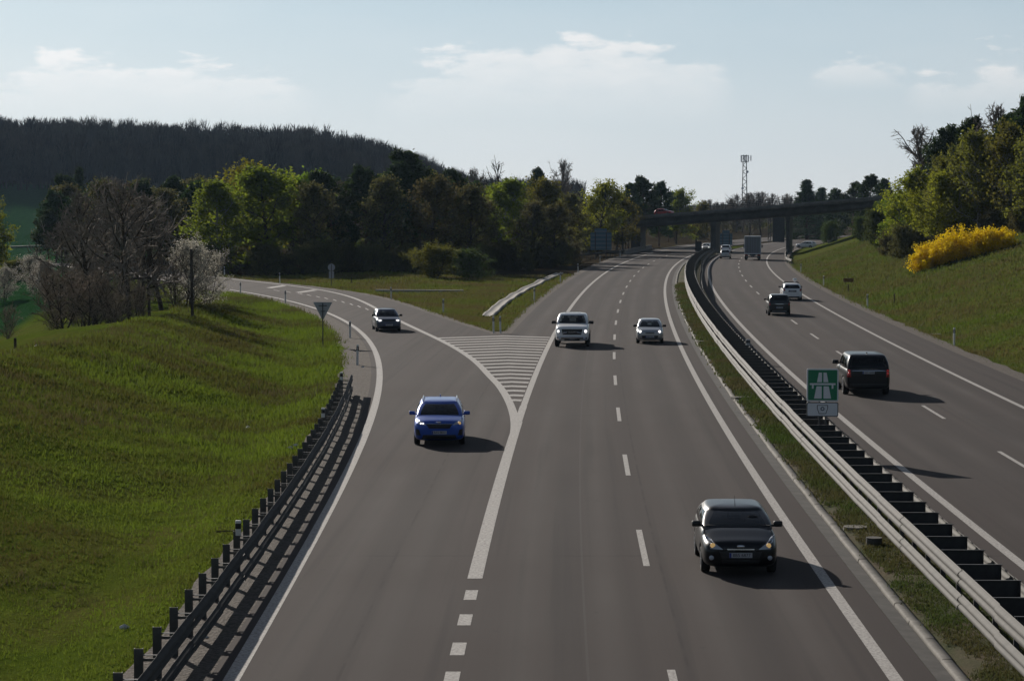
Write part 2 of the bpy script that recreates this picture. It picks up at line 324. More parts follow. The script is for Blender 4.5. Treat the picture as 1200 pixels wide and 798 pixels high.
# ------------------------------------------------------------------ terrain
def vnoise(x, y, s, seed=0):
    x = np.asarray(x, float) / s + seed * 17.3; y = np.asarray(y, float) / s + seed * 5.7
    return (np.sin(x * 1.7 + 1.3 * np.sin(y * 1.1)) + np.sin(y * 1.9 + 1.7 * np.sin(x * .8 + 2)) + np.sin((x + y) * 1.3 + 4)) / 3
def terrain(x, y):
    x = np.asarray(x, float); y = np.asarray(y, float)
    xl = RLe(np.clip(y, 20, 330)); xr = X('PR', np.clip(y, 20, 620))
    z = np.full(np.broadcast(x, y).shape, -.06)
    # right: verge, shallow ditch, cutting slope, plateau
    s = x - xr
    zr = np.where(s < 2.2, -.06 - .05 * np.clip(s, 0, 2.2), -.17 + .315 * (s - 2.2))
    top = 6.6 + .3 * vnoise(x, y, 30, 2)
    zr = np.where(s > 2.2, np.minimum(zr, top + .04 * np.clip(s - 22, 0, 60)) - .25 * np.exp(-((zr - top) / .9) ** 2), zr)
    zr = zr + np.where(s > 1.2, .10 * vnoise(x, y, 3.1, 3) + .16 * vnoise(x, y, 9, 4), 0) * sm((s - 1.2) / 3)
    z = np.where(s > 0, zr, z)
    # left: verge, swale, bank with crest, valley
    s = xl - x
    xc = np.interp(y, [20, 60, 105, 125, 160, 195, 232, 300, 420], [-25, -25, -23.5, -21, -22, -26, -34, -58, -78])
    zc = np.interp(y, [20, 60, 105, 130, 160, 195, 232, 300], [1.9, 1.9, 1.7, 1.45, .75, .2, -.1, -.6])
    sc = np.maximum(xl - xc, 6.5); sw = np.interp(y, [110, 175], [.55, .12])
    zl = np.where(s < 1.5, -.06 - .03 * s, np.where(s < 4.2, -.105 - sw * sm((s - 1.5) / 2.7), -.105 - sw + (zc + .105 + sw) * (.55 * (s - 4.2) / (sc - 4.2) + .45 * sm((s - 4.2) / (sc - 4.2)))))
    zl = np.where(s > sc, zc - (zc + 6.0) * sm((s - sc) / 34), zl)
    zl = zl + (.09 * vnoise(x, y, 1.9, 5) + .20 * vnoise(x + .6 * y, .35 * (y - .6 * x), 3.2, 6) + .22 * vnoise(x, y, 9, 8)) * sm((s - 2.6) / 4)
    z = np.where(s > 0, zl, z)
    # grass island between slip road and carriageway
    a = PRRx(np.clip(y, 150, 330)); b = X('PL', y); isl = (y > 150) & (x > a) & (x < b)
    din = np.minimum(x - a, b - x)
    zi = -.06 + (-.10 + .10 * vnoise(x, y, 4, 7)) * sm((din - .6) / 3) + .5 * sm((din - 8) / 20)
    z = np.where(isl, zi, z)
    # far: forested hill on the left, gently rising land ahead
    A = np.interp(x, [-400, -222, -100, -74, -48, -30, -15, 8, 60, 120, 300], [32, 31, 26.5, 24, 17, 9.5, 4, 2, 2, 4, 8])
    z = z + (A + 6 * np.interp(x, [-120, -60], [1, 0])) * sm((y - 640) / 360) * np.where(y > 640, 1, 0)
    z = z + sm((y - 1000) / 700) * 18 * np.interp(x, [-50, 60], [0, 0])
    return z
def gz(x, y): return float(terrain(np.array([x]), np.array([y]))[0])
def hit(px, py, d0=35.0, d1=1500.0):
    """first point of the terrain along the ray through a photo pixel"""
    a = px - 600; b = 399 - py
    d = np.array([a, F * math.cos(PITCH) + b * math.sin(PITCH), -F * math.sin(PITCH) + b * math.cos(PITCH)]); d /= d[1]
    ys = np.concatenate([np.arange(d0, 420, .25), np.arange(420, d1, 2.0)])
    zz = H + d[2] * ys; tt = terrain(d[0] * ys, ys); k = np.nonzero(zz <= tt)[0]
    y = ys[k[0]] if len(k) else d1
    return Vector((d[0] * y, y, gz(d[0] * y, y)))

def build_ground():
    xs = np.unique(np.concatenate([np.arange(-2200, -300, 100), np.arange(-300, -70, 12), np.arange(-70, -34, 2.0), np.arange(-34, 46, .8), np.arange(46, 80, 1.6), np.arange(80, 320, 14), np.arange(320, 2300, 110)]))
    ys = np.unique(np.concatenate([np.arange(-120, 24, 12), np.arange(24, 130, 1.0), np.arange(130, 260, 1.5), np.arange(260, 440, 3), np.arange(440, 1200, 14), np.arange(1200, 3300, 120)]))
    XX, YY = np.meshgrid(xs, ys); ZZ = terrain(XX, YY)
    # sink the sheet a little under the pavements
    V = np.stack([XX, YY, ZZ], -1).reshape(-1, 3); nx, ny = len(xs), len(ys)
    i = np.arange(nx * ny).reshape(ny, nx); Q = np.stack([i[:-1, :-1], i[:-1, 1:], i[1:, 1:], i[1:, :-1]], -1).reshape(-1, 4)
    field = ((V[:, 0] < -44) & (V[:, 1] < 560)) * 1.0; field = np.maximum(field, ((V[:, 1] > 560) & (V[:, 1] < 850) & (V[:, 0] < -90)) * 1.0)
    xl = RLe(np.clip(V[:, 1], 20, 330)); isl = (V[:, 1] > 150) & (V[:, 0] > PRRx(np.clip(V[:, 1], 150, 330))) & (V[:, 0] < X('PL', V[:, 1]))
    soil = sm((V[:, 1] - 262 - .0 * V[:, 0]) / 14) * isl + sm((V[:, 0] - X('PR', V[:, 1]) - 19) / 6) * (V[:, 1] > 90) + (V[:, 1] > 850) + ((V[:, 1] > 470) & (V[:, 0] > -60))
    me = mesh_np('ground', V, Q, GROUND, tint=np.clip(field, 0, 1), smooth=True)
    dry = np.clip(.45 * (V[:, 0] > X('PR', V[:, 1])) + .6 * isl, 0, 1)
    a = me.attributes.new('dry', 'FLOAT', 'POINT'); a.data.foreach_set('value', dry.astype(np.float32))
    a = me.attributes.new('soil', 'FLOAT', 'POINT'); a.data.foreach_set('value', np.clip(soil, 0, 1).astype(np.float32))
    tag(ob('ground', me), 'grass covered ground of banks, verges, fields and hill', None, None, 'structure')
build_ground()

def strip(name, fa, fb, y0, y1, z, m, step=3.0, nlat=1, parent=None, zb=None):
    n = max(2, int((y1 - y0) / step) + 1); ys = np.linspace(y0, y1, n); V = []; U = []
    for j in range(nlat + 1):
        t = j / nlat; x = fa(ys) * (1 - t) + fb(ys) * t
        zz = z + ((zb - z) * t if zb is not None else 0)
        V.append(np.stack([x, ys, np.full(n, zz)], -1)); U.append(np.stack([x - ref(ys) - OFF['IL'], ys], -1))
    V = np.stack(V, 1).reshape(-1, 3); U = np.stack(U, 1).reshape(-1, 2); i = np.arange(n * (nlat + 1)).reshape(n, nlat + 1)
    Q = np.stack([i[:-1, :-1], i[:-1, 1:], i[1:, 1:], i[1:, :-1]], -1).reshape(-1, 4)
    return ob(name, mesh_np(name, V, Q, m, uv=U), parent)
YN = 20.0; YF = 640.0
road = strip('road', RLe, lambda y: X('KB', y), YN, 150.4, 0, ASPH, 3, 4)
tag(road, 'near asphalt where the slip road joins the oncoming carriageway', None, None, 'structure')
road_far = strip('road', lambda y: X('PL', y), lambda y: X('KB', y), 150.4, YF, 0, ASPH, 3, 3)
tag(road_far, 'curving asphalt of the oncoming carriageway beyond the gore', None, None, 'structure')
slip = strip('slip_road', RLe, PRRx, 150.4, 330, 0, ASPH, 3, 2); tag(slip, 'asphalt slip road curving in from the left', None, None, 'structure')
road_r = strip('road', lambda y: X('IR', y) - .95, lambda y: X('PR', y), YN, YF, 0, ASPH, 3, 3)
tag(road_r, 'asphalt carriageway leading away on the right of the median', None, None, 'structure')
def wig(f, a, s, k): return lambda y: f(y) + a * vnoise(y, y * .7, s, k)
for nm, fa, fb, y0, y1, lab in (
    ('gravel_verge', wig(lambda y: RLe(y) - 1.55, .18, 2.2, 1), RLe, YN, 240, 'brown gravel verge along the left edge of the slip road'),
    ('gravel_verge', lambda y: X('PR', y), wig(lambda y: X('PR', y) + .95, .2, 2.5, 2), YN, 520, 'brown gravel verge at the foot of the right cutting'),
    ('gravel_verge', wig(lambda y: X('PL', y) - .9, .2, 2.5, 3), lambda y: X('PL', y), 158, 430, 'dark gravel verge beside the oncoming hard shoulder'),
    ('gravel_verge', PRRx, wig(lambda y: PRRx(y) + .8, .2, 2.5, 4), 158, 300, 'gravel verge on the island side of the slip road')):
    left = nm and fa is not None
    g = strip(nm, fa, fb, y0, y1, -.012, GRAVEL, 1.0, 1); tag(g, lab, None, None, 'structure')
gn = strip('gravel_verge', PRRx, lambda y: X('PL', y), 150.4, 158, -.012, GRAVEL, .5, 1); tag(gn, 'gravel tip of the island behind the striped gore', None, None, 'structure')

# ------------------------------------------------------------------ markings (sheets 4 mm above the asphalt)
def line(name, f, w, y0, y1, parent, step=3.0, z=.004):
    return strip(name, lambda y: f(y) - w / 2, lambda y: f(y) + w / 2, y0, y1, z, PAINT, step, 1, parent)
line('edge_line', lambda y: X('IL', y), .25, YN, YF, road_far)
line('edge_line', lambda y: X('OL', y), .27, 96, YF, road_far)
line('edge_line', RLx, .30, YN, 330, slip, 2.0)
line('edge_line', lambda y: RRx(y), .34, 85, 300, slip, 1.0, .0055)
# nose where both lines run together into one broad line
strip('nose_line', lambda y: X('OL', y) - .17, lambda y: X('OL', y) + .17, 51.5, 89, .004, PAINT, 1.5, 1, road)
line('edge_line', lambda y: X('OL', y), .30, 89, 96.0, road, 1.0, .008)
line('edge_line', lambda y: X('IR', y), .25, YN, YF, road_r)
line('edge_line', lambda y: X('OR', y), .22, YN, YF, road_r)
for k in range(-1, 19):                                             # 6 m dashes, 12 m gaps
    y = 56.3 + 18 * k
    line('lane_dash', lambda q: X('DL', q), .15, max(y - 3, YN), y + 3, road_far, 2.0)
for k in range(-2, 20):
    y = 75.3 + 18 * k
    line('lane_dash', lambda q: X('DR', q), .15, y - 3, y + 3, road_r, 2.0)
for py in (697, 726, 760, 795):                                     # short blocks at the end of the merge line
    y = at(550, py).y; line('merge_dash', lambda q: X('OL', q), .27, y - .62, y + .62, road, 1.0)
for y in (38.4, 35.8, 33.4): line('merge_dash', lambda q: X('OL', q), .27, y - .62, y + .62, road, 1.0)
def poly_sheet(name, pts, z, m, parent=None):
    bm = bmesh.new(); bm.faces.new([bm.verts.new((p[0], p[1], z)) for p in pts]); bm.normal_update()
    for f in bm.faces:
        if f.normal.z < 0: f.normal_flip()
    return ob(name, mesh_bm(name, bm, m), parent)
for k in range(22):                                                 # chevrons of the striped gore
    y = 98.5 + 2.55 * k; d = .95
    def arm(edge, yy):
        # walk from the apex toward an edge line while falling back toward the camera
        lo, hi = 0.0, 12.0; sgn = -1 if edge is RRx else 1
        for _ in range(30):
            mm = (lo + hi) / 2; xx = ax + sgn * mm; ed = float(edge(yy - mm * .55)) - sgn * .17
            if (xx - ed) * sgn < 0: lo = mm
            else: hi = mm
        return (ax + sgn * lo, yy - lo * .55)
    OLf = lambda q: X('OL', q)
    ax = float(np.interp(y, [96, 150], [.15, -.55]))
    if y + d > 150: break
    l0, l1 = arm(RRx, y), arm(RRx, y + d); r0, r1 = arm(OLf, y), arm(OLf, y + d)
    bm = bmesh.new(); vs = [bm.verts.new((p[0], p[1], .004)) for p in (l0, (ax, y), r0, r1, (ax, y + d), l1)]
    bm.faces.new((vs[0], vs[1], vs[4], vs[5])); bm.faces.new((vs[1], vs[2], vs[3], vs[4]))
    ob('gore_stripe', mesh_bm('gore_stripe', bm, PAINT), road)
for px, py in ((430,362.3),(420.8,359.3),(411.7,356.7),(402,354),(392.3,351.8),(382.2,349.7),(372.7,348),(362.2,346),(351.7,344.3),(338,342.3),(324,340.4)):
    c = at(px, py); off = c.x - float(RRx(c.y))
    line('lane_dash', lambda q: RRx(q) + off, .14, c.y - 1.5, c.y + 1.5, slip, 1.0)
for quad in (((311.7,337.2),(331,334.4),(336,335.2),(318,337.8)), ((346,342.6),(367,339.6),(373,340.2),(353,343.2))):
    poly_sheet('slip_road_bar', [at(*q) for q in quad], .004, PAINT, slip)

# ------------------------------------------------------------------ median: gutter, kerb, grass strip
gut = strip('gutter', lambda y: X('KB', y), lambda y: X('KB', y) + .34, YN, 430, .006, GUT, 2, 1, None, -.02); tag(gut, 'pale concrete gutter along the median kerb', None, None, 'structure')
def extrude_curve(name, prof, fx, ys, m, parent=None, smooth=False):
    """sweep a closed profile of (offset, z) along x=f(y)"""
    P = np.array(prof); n = len(P); x = np.asarray(fx(ys)); V = []
    for xx, y in zip(x, ys): V.append(np.stack([xx + P[:, 0], np.full(n, y), P[:, 1]], -1))
    V = np.concatenate(V); k = len(ys); i = np.arange(k * n).reshape(k, n); j = np.roll(i, -1, 1)
    Q = np.stack([i[:-1], j[:-1], j[1:], i[1:]], -1).reshape(-1, 4)
    return ob(name, mesh_np(name, V, Q, m, smooth=smooth), parent)
kerb = empty('kerb', (0, 0, 0)); tag(kerb, 'weathered concrete kerb between carriageway and median grass', None, None, 'structure')
y = YN; q = 0
while y < 430:
    L = 2.0 if y < 120 else 10.0
    dz = .006 * math.sin(q * 2.3); dx = .008 * math.sin(q * 1.7)
    extrude_curve('kerb_stone', [(.34 + dx, -.05), (.36 + dx, .045 + dz), (.39 + dx, .06 + dz), (.55 + dx, .06 + dz), (.55 + dx, -.05)], lambda yy: X('KB', yy), np.linspace(y + .012, y + L - .012, 2 if L < 5 else 4), CONC, kerb)
    y += L; q += 1
def median():
    ys = np.concatenate([np.arange(YN, 150, .6), np.arange(150, 440, 2.0)]); V = []
    for t in np.linspace(0, 1, 9):
        a = X('KB', ys) + .55; b = X('IR', ys) - .95; x = a + (b - a) * t
        zz = .035 + .05 * math.sin(t * math.pi) + (.025 * vnoise(x, ys, .7, 9) if 0 < t < 1 else 0) - (.04 if t in (0, 1) else 0)
        V.append(np.stack([x, ys, np.zeros_like(x) + zz], -1))
    V = np.stack(V, 1); n, k = V.shape[:2]; i = np.arange(n * k).reshape(n, k)
    Q = np.stack([i[:-1, :-1], i[:-1, 1:], i[1:, 1:], i[1:, :-1]], -1).reshape(-1, 4)
    g = NG('median_turf'); a = g.noise(.7, 5, .65, sc=(1, .5, 1)); f = g.noise(12, 4, .7)
    c = g.mix(g.ramp(a, .35, .62), (.042, .058, .014), (.105, .080, .048)); c = g.mix(g.math('MULTIPLY', g.ramp(f, .45, .75), .55), c, (.03, .03, .014)); g.bump(f, .8, .06); g.base(c, .95, .1)
    me = mesh_np('median_strip', V.reshape(-1, 3), Q, g.m, smooth=True); tag(ob('median_strip', me), 'patchy grass strip of the median under the barrier', None, None, 'structure')
median()

# ------------------------------------------------------------------ guard rails
def wbeam(L, z0, h, depth=.08, t=.004):
    """W-beam panel from x=0..L (local), face toward +y, bottom z0"""
    pr = [(0, 0), (.0, .06), (.75, .16), (1, .24), (1, .34), (.75, .42), (.1, .5), (.75, .58), (1, .66), (1, .76), (.75, .84), (0, .94), (0, 1)]
    V = []; n = len(pr)
    for x in (0, L):
        for d, q in pr: V.append((x, d * depth, z0 + q * h))
        for d, q in pr: V.append((x, d * depth - t - .003, z0 + q * h))
    m = 2 * n; Q = []
    for i in range(n - 1):
        Q.append((i, i + 1, m + i + 1, m + i)); Q.append((n + i + 1, n + i, m + n + i, m + n + i + 1))
    Q.append((n, 0, m, m + n)); Q.append((n - 1, 2 * n - 1, m + 2 * n - 1, m + n - 1))
    return V, Q
def wb_mesh(name, L, z0, h, m, flip=False):
    V, Q = wbeam(L, z0, h); V = np.array(V)
    if flip: V[:, 1] *= -1
    me = mesh_np(name, V, Q, m); return me
def run_panels(parent, fx, y0, y1, L, me, name='rail_beam', z=0.0):
    y = y0; q = 0
    while y < y1:
        x0 = float(fx(y)); x1 = float(fx(y + L)); a = math.atan2(L, x1 - x0)
        o = ob(name, me, parent); o.location = (x0 + (.005 if q % 2 else -.005), y, z + .004 * math.sin(q * 2.1)); o.rotation_euler = (0, .0015 * math.sin(q * 1.3), a + .002 * math.sin(q * 3.7))
        y += L * math.sin(a); q += 1
mg = empty('median_guardrail', (float(X('LRb', 40)), 40, .06)); tag(mg, 'long pale double faced steel crash barrier curving along the median', 'guardrail')
def rel(o, par):                                                     # children keep world coordinates
    for c in list(par.children): c.location = Vector(c.location) - Vector(par.location)
beam4 = wb_mesh('rail_beam', 4.02, .15, .36, GALV); beam4u = wb_mesh('rail_beam', 4.02, .64, .38, GALV); beam4r = wb_mesh('rail_beam', 4.02, .50, .36, GALV, True)
run_panels(mg, lambda y: X('LRb', y), 30, 392, 4.0, beam4, z=.06); run_panels(mg, lambda y: X('LRb', y), 30, 392, 4.0, beam4u, z=.06)
run_panels(mg, lambda y: X('RRt', y), 30, 392, 4.0, beam4r, z=.06)
post_m = boxmesh('post', GALVD, ((0, 0, .47), (.10, .05, 1.0)))
bm = bmesh.new(); bx(bm, (0, 0, .78), (.86, .012, .38)); bx(bm, (0, -.03, .975), (.90, .07, .010)); bx(bm, (0, -.03, .585), (.86, .06, .010)); bx(bm, (.40, -.02, .78), (.012, .06, .36)); bx(bm, (-.40, -.02, .78), (.012, .06, .36))
spacer_m = mesh_bm('spacer', bm, DARKST)
y = 31.0
while y < 392:
    xl = float(X('LRb', y)); xr = float(X('RRt', y)); a = math.atan2(float(ref(y + 1) - ref(y)), 1)
    o = ob('spacer', spacer_m, mg); o.location = ((xl + xr) / 2 + .01, y, .055); o.rotation_euler = (0, 0, -a); o.scale = ((xr - xl - .17) / .86, 1, 1)
    if y < 200 or int((y - 31) / 2) % 2 == 0:
        for s in (xl + .13, xr - .13):
            p = ob('post', post_m, mg); p.location = (s, y + .06, .02); p.rotation_euler = (0, 0, -a)
    y += 2.0
rel(None, mg)
m3 = empty('guardrail', (float(X('RRt', 205)) + .9, 205, .06)); tag(m3, 'second dark barrier rail beside the median barrier near the bridge', 'guardrail')
run_panels(m3, lambda y: X('RRt', y) + .15 + np.clip((y - 205) * .012, 0, .75), 205, 385, 4.0, beam4r, z=.03)
y = 206.0
while y < 385:
    p = ob('post', post_m, m3); p.location = (float(X('RRt', y)) + .05 + min(max((y - 205) * .012, 0), .75), y, 0); y += 4
rel(None, m3)
lg = empty('guardrail', (float(LGx(34)), 34, 0)); tag(lg, 'dark steel guardrail with closely spaced posts along the left grass bank', 'guardrail')
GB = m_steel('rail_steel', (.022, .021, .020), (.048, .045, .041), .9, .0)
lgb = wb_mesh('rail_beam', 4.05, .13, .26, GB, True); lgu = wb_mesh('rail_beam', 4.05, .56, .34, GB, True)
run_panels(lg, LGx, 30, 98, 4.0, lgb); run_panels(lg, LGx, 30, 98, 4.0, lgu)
bm = bmesh.new(); bx(bm, (0, 0, .45), (.15, .012, .96)); bx(bm, (.07, .035, .45), (.012, .07, .96)); bx(bm, (-.07, .035, .45), (.012, .07, .96))
lpost = mesh_bm('post', bm, GALVD); lsp = boxmesh('spacer', GALVD, ((.2, 0, .72), (.30, .02, .05)), ((.2, 0, .80), (.36, .05, .012)))
y = 30.6
while y < 101:
    x = float(LGx(y)) - .40; p = ob('post', lpost, lg); p.location = (x, y, -.02); s = ob('spacer', lsp, lg); s.location = (x, y, 0); y += 2.0
# sloping end piece of the rail
for zz, me in ((0, lgb), (0, lgu)):
    o = ob('rail_end', me, lg); o.location = (float(LGx(98)), 98, -.03); o.rotation_euler = (0, math.radians(6), math.pi / 2 + .10); o.scale = (.85, 1, 1)
rel(None, lg)

# right-hand rail that protects the bridge pier
rg = empty('guardrail', (0, 0, 0)); rg.location = (float(X('PR', 330)) - .2, 330, 0); tag(rg, 'short curved pale guardrail in front of the right bridge pier', 'guardrail')
fr = lambda y: X('PR', y) + .25 + np.clip((332 - y) * .05, 0, 2)
run_panels(rg, fr, 322, 430, 4.0, wb_mesh('rail_beam', 4.02, .42, .36, GALV))
y = 323.0
while y < 430:
    p = ob('post', post_m, rg); p.location = (float(fr(y)) + .08, y, -.15); y += 4
rel(None, rg)
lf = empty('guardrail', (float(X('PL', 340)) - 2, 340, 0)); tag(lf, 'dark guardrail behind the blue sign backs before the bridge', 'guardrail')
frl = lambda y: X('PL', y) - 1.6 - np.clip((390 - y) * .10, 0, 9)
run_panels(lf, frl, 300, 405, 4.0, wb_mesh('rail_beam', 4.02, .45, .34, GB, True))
y = 301.0
while y < 405:
    p = ob('post', post_m, lf); p.location = (float(frl(y)) - .1, y, gz(float(frl(y)), y) - .05); y += 4
rel(None, lf)

# ------------------------------------------------------------------ overpass
def build_bridge():
    P0 = Vector((22.3, 415, 0)); P1 = Vector((48.2, 402, 0)); u = (P1 - P0).normalized(); w = Vector((-u.y, u.x, 0))     # w points away from the camera
    ang = math.atan2(u.y, u.x)
    def zs(s): return 4.43 + .0655 * s + .00022 * s * s                                     # soffit along the bridge
    b = empty('overpass', P0); tag(b, 'dark concrete overpass on wall piers crossing both carriageways', 'bridge')
    S = np.linspace(-42, 62, 27)
    def sweep(name, prof, m, s=S):
        V = []; n = len(prof)
        for q in s:
            for d, z in prof: v = u * q + w * d; V.append((v.x, v.y, zs(q) + z))
        k = len(s); i = np.arange(k * n).reshape(k, n); j = np.roll(i, -1, 1)
        Q = np.stack([i[:-1], j[:-1], j[1:], i[1:]], -1).reshape(-1, 4)
        return ob(name, mesh_np(name, V, Q, m), b)
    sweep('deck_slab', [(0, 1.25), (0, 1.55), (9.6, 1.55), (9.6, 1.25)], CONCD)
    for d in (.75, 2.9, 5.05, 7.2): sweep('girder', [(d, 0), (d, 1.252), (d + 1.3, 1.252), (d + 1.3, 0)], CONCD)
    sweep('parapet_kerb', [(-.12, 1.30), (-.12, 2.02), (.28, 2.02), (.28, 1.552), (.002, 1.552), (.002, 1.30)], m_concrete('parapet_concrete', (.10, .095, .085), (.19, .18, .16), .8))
    sweep('parapet_kerb', [(9.3, 1.552), (9.3, 2.02), (9.72, 2.02), (9.72, 1.30), (9.602, 1.30), (9.602, 1.552)], CONCD)
    for d in (.1, 9.5):
        for zt in (2.45, 2.78, 3.10): sweep('railing_bar', [(d, zt), (d, zt + .05), (d + .05, zt + .05), (d + .05, zt)], DARKST)
        pm = boxmesh('railing_post', DARKST, ((0, 0, .57), (.07, .07, 1.15)))
        for q in np.arange(-40, 62, 2.2):
            v = u * q + w * (d + .02); o = ob('railing_post', pm, b); o.location = (v.x, v.y, zs(q) + 2.0); o.rotation_euler = (0, 0, ang)
    road_dir = .19
    for name, q, th, ln in (('pier', -1.6, 1.7, 7.5), ('pier', 13.4, .95, 7.5), ('pier', 27.4, .62, 7.5)):
        v = u * q + w * 4.8; zt = zs(q - 1) - .0
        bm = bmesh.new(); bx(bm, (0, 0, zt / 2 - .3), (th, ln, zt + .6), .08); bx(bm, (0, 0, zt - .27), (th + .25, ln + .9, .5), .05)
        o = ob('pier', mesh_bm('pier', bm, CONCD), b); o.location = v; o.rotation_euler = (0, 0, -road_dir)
    for q, s in ((-17, -1), (46, 1)):
        v = u * q + w * 4.8; zt = zs(q) + 1.2
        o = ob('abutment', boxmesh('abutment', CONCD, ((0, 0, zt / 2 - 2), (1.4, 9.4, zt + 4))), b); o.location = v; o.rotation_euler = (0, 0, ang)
    # earth embankments behind the abutments
    for q0, q1, nm in ((-90, -16, 'overpass embankment rising behind the left abutment'), (45, 110, 'overpass embankment running into the right cutting')):
        V = []; s = np.linspace(q0, q1, 12)
        for q in s:
            qq = min(max(q, -42), 62)
            for d, dz in ((-14, -9), (-1.5, 0), (11, 0), (24, -9)):
                v = P0 + u * q + w * d; V.append((v.x, v.y, zs(qq) + 1.2 + dz if dz else zs(qq) + 1.2))
        i = np.arange(48).reshape(12, 4); Q = np.stack([i[:-1, :-1], i[:-1, 1:], i[1:, 1:], i[1:, :-1]], -1).reshape(-1, 4)
        tag(ob('embankment', mesh_np('embankment', V, Q, GROUND)), nm, None, None, 'structure')
    return P0, u, w, zs, ang
BR = build_bridge()
# concrete barrier blocks at the foot of the left pier
bm = bmesh.new()
for pr in ([(-.3, 0), (-.3, .15), (-.12, .45), (-.08, .85), (.08, .85), (.12, .45), (.3, .15), (.3, 0)],):
    va = [bm.verts.new((x, -1.96, z)) for x, z in pr]; vb = [bm.verts.new((x, 1.96, z)) for x, z in pr]
    bm.faces.new(va); bm.faces.new(vb[::-1])
    for i in range(len(pr)): bm.faces.new((va[i], vb[i], vb[(i + 1) % len(pr)], va[(i + 1) % len(pr)]))
bmesh.ops.recalc_face_normals(bm, faces=bm.faces)
jb = mesh_bm('barrier_block', bm, CONC)
blk = empty('concrete_barrier', (float(X('PL', 396)) - .5, 396, 0)); tag(blk, 'pale concrete barrier wall at the foot of the left bridge pier', 'barrier')
for k in range(12):
    y = 388 + 4 * k; o = ob('barrier_block', jb, blk); o.location = (float(X('PL', y)) - .55 - blk.location.x, y - 396, 0); o.rotation_euler = (0, 0, -.19)

# ------------------------------------------------------------------ signs, posts, poles, mast
def plate_prism(name, pts, y0, y1, m, parent):
    """polygon in x,z extruded along y"""
    bm = bmesh.new(); a = [bm.verts.new((x, y0, z)) for x, z in pts]; b = [bm.verts.new((x, y1, z)) for x, z in pts]
    bm.faces.new(a); bm.faces.new(b[::-1])
    for i in range(len(pts)): bm.faces.new((a[i], b[i], b[(i + 1) % len(pts)], a[(i + 1) % len(pts)]))
    bmesh.ops.recalc_face_normals(bm, faces=bm.faces); return ob(name, mesh_bm(name, bm, m), parent)
def rrect(x0, x1, z0, z1, r, n=4):
    P = []
    for cx, cz, a0 in ((x1 - r, z1 - r, 0), (x0 + r, z1 - r, 90), (x0 + r, z0 + r, 180), (x1 - r, z0 + r, 270)):
        for k in range(n + 1): a = math.radians(a0 + 90 * k / n); P.append((cx + r * math.cos(a), cz + r * math.sin(a)))
    return P
SGREEN = mat('sign_green', (.004, .19, .085), .4); SWHITE = mat('sign_white', (.72, .73, .76), .45); SGREY = mat('sign_back', (.36, .37, .39), .6, .0); SBLUE = mat('sign_back_blue', (.085, .16, .22), .6, .0)
def motorway_sign():
    y = 77.0; x = float(X('LRb', y) + X('RRt', y)) / 2 + .02
    s = empty('motorway_sign', (x, y, .06)); tag(s, 'green motorway symbol sign with white panel below standing in the median', 'sign')
    for dx in (-.10, .12):
        bm = bmesh.new(); cyl(bm, (dx, .04, -.05), (dx, .04, 2.7), .03); ob('post', mesh_bm('post', bm, GALVD), s)
    w = .53; f = lambda a: a
    plate_prism('panel', rrect(-w, w, 1.76, 2.86, .05), -.01, .02, SWHITE, s)
    g = plate_prism('green_field', rrect(-w + .045, w - .045, 1.805, 2.815, .03), -.016, -.009, SGREEN, s)
    cz = 2.31
    for sg in (-1, 1):                                            # two carriageways, split by the bridge bar
        plate_prism('symbol', [(sg * .03, 1.86), (sg * .285, 1.86), (sg * .205, 2.27), (sg * .03, 2.27)], -.021, -.015, SWHITE, s)
        plate_prism('symbol', [(sg * .025, 2.41), (sg * .19, 2.41), (sg * .13, 2.73), (sg * .025, 2.73)], -.021, -.015, SWHITE, s)
        plate_prism('symbol', [(sg * .30, 2.19), (sg * .36, 2.19), (sg * .36, 2.315), (sg * .30, 2.315)], -.021, -.015, SWHITE, s)
    plate_prism('symbol', [(-.43, 2.315), (.43, 2.315), (.43, 2.375), (-.43, 2.375)], -.021, -.015, SWHITE, s)
    plate_prism('panel', rrect(-w, w, 1.25, 1.735, .05), -.01, .02, mat('frame_dark', (.05, .055, .06), .5), s)
    plate_prism('lower_field', rrect(-w + .03, w - .03, 1.28, 1.705, .04), -.016, -.009, SWHITE, s)
    out = [(-.185, 1.64), (.185, 1.64), (.185, 1.53), (.12, 1.345), (-.12, 1.345), (-.185, 1.53)]; inn = [(x * .88, 1.495 + (z - 1.495) * .88) for x, z in out]
    plate_prism('emblem_outline', out, -.020, -.015, INK, s); plate_prism('emblem_field', inn, -.024, -.019, SWHITE, s)
    plate_prism('emblem_disc', [(.07 * math.cos(a), 1.515 + .07 * math.sin(a)) for a in np.linspace(0, 2 * math.pi, 16, endpoint=False)], -.028, -.023, mat('emblem_grey', (.10, .12, .16), .5), s)
    plate_prism('emblem_dot', [(.035 * math.cos(a), 1.515 + .035 * math.sin(a)) for a in np.linspace(0, 2 * math.pi, 12, endpoint=False)], -.032, -.027, SWHITE, s)
    s.rotation_euler = (0, 0, math.radians(-2))
motorway_sign()
def giveway():
    p = hit(378.5, 409); s = empty('give_way_sign', p); tag(s, 'triangular give way sign seen from behind on the left grass bank', 'sign')
    sc = p.y / F; h = (409 - 354) * sc
    bm = bmesh.new(); cyl(bm, (0, -.04, -.3), (0, -.04, h - .05), .035); ob('post', mesh_bm('post', bm, GALVD), s)
    w = 23 * sc / 2; plate_prism('sign_back', [(-w, h), (w, h), (w * .93, h - .06), (.05, h - 2 * w * .86), (-.05, h - 2 * w * .86), (-w * .93, h - .06)], -.012, .012, SGREY, s)
    for z in (h - .22, h - .55): ob('bracket', boxmesh('bracket', GALVD, ((0, -.03, z), (.5 if z > h - .3 else .28, .03, .05))), s)
giveway()
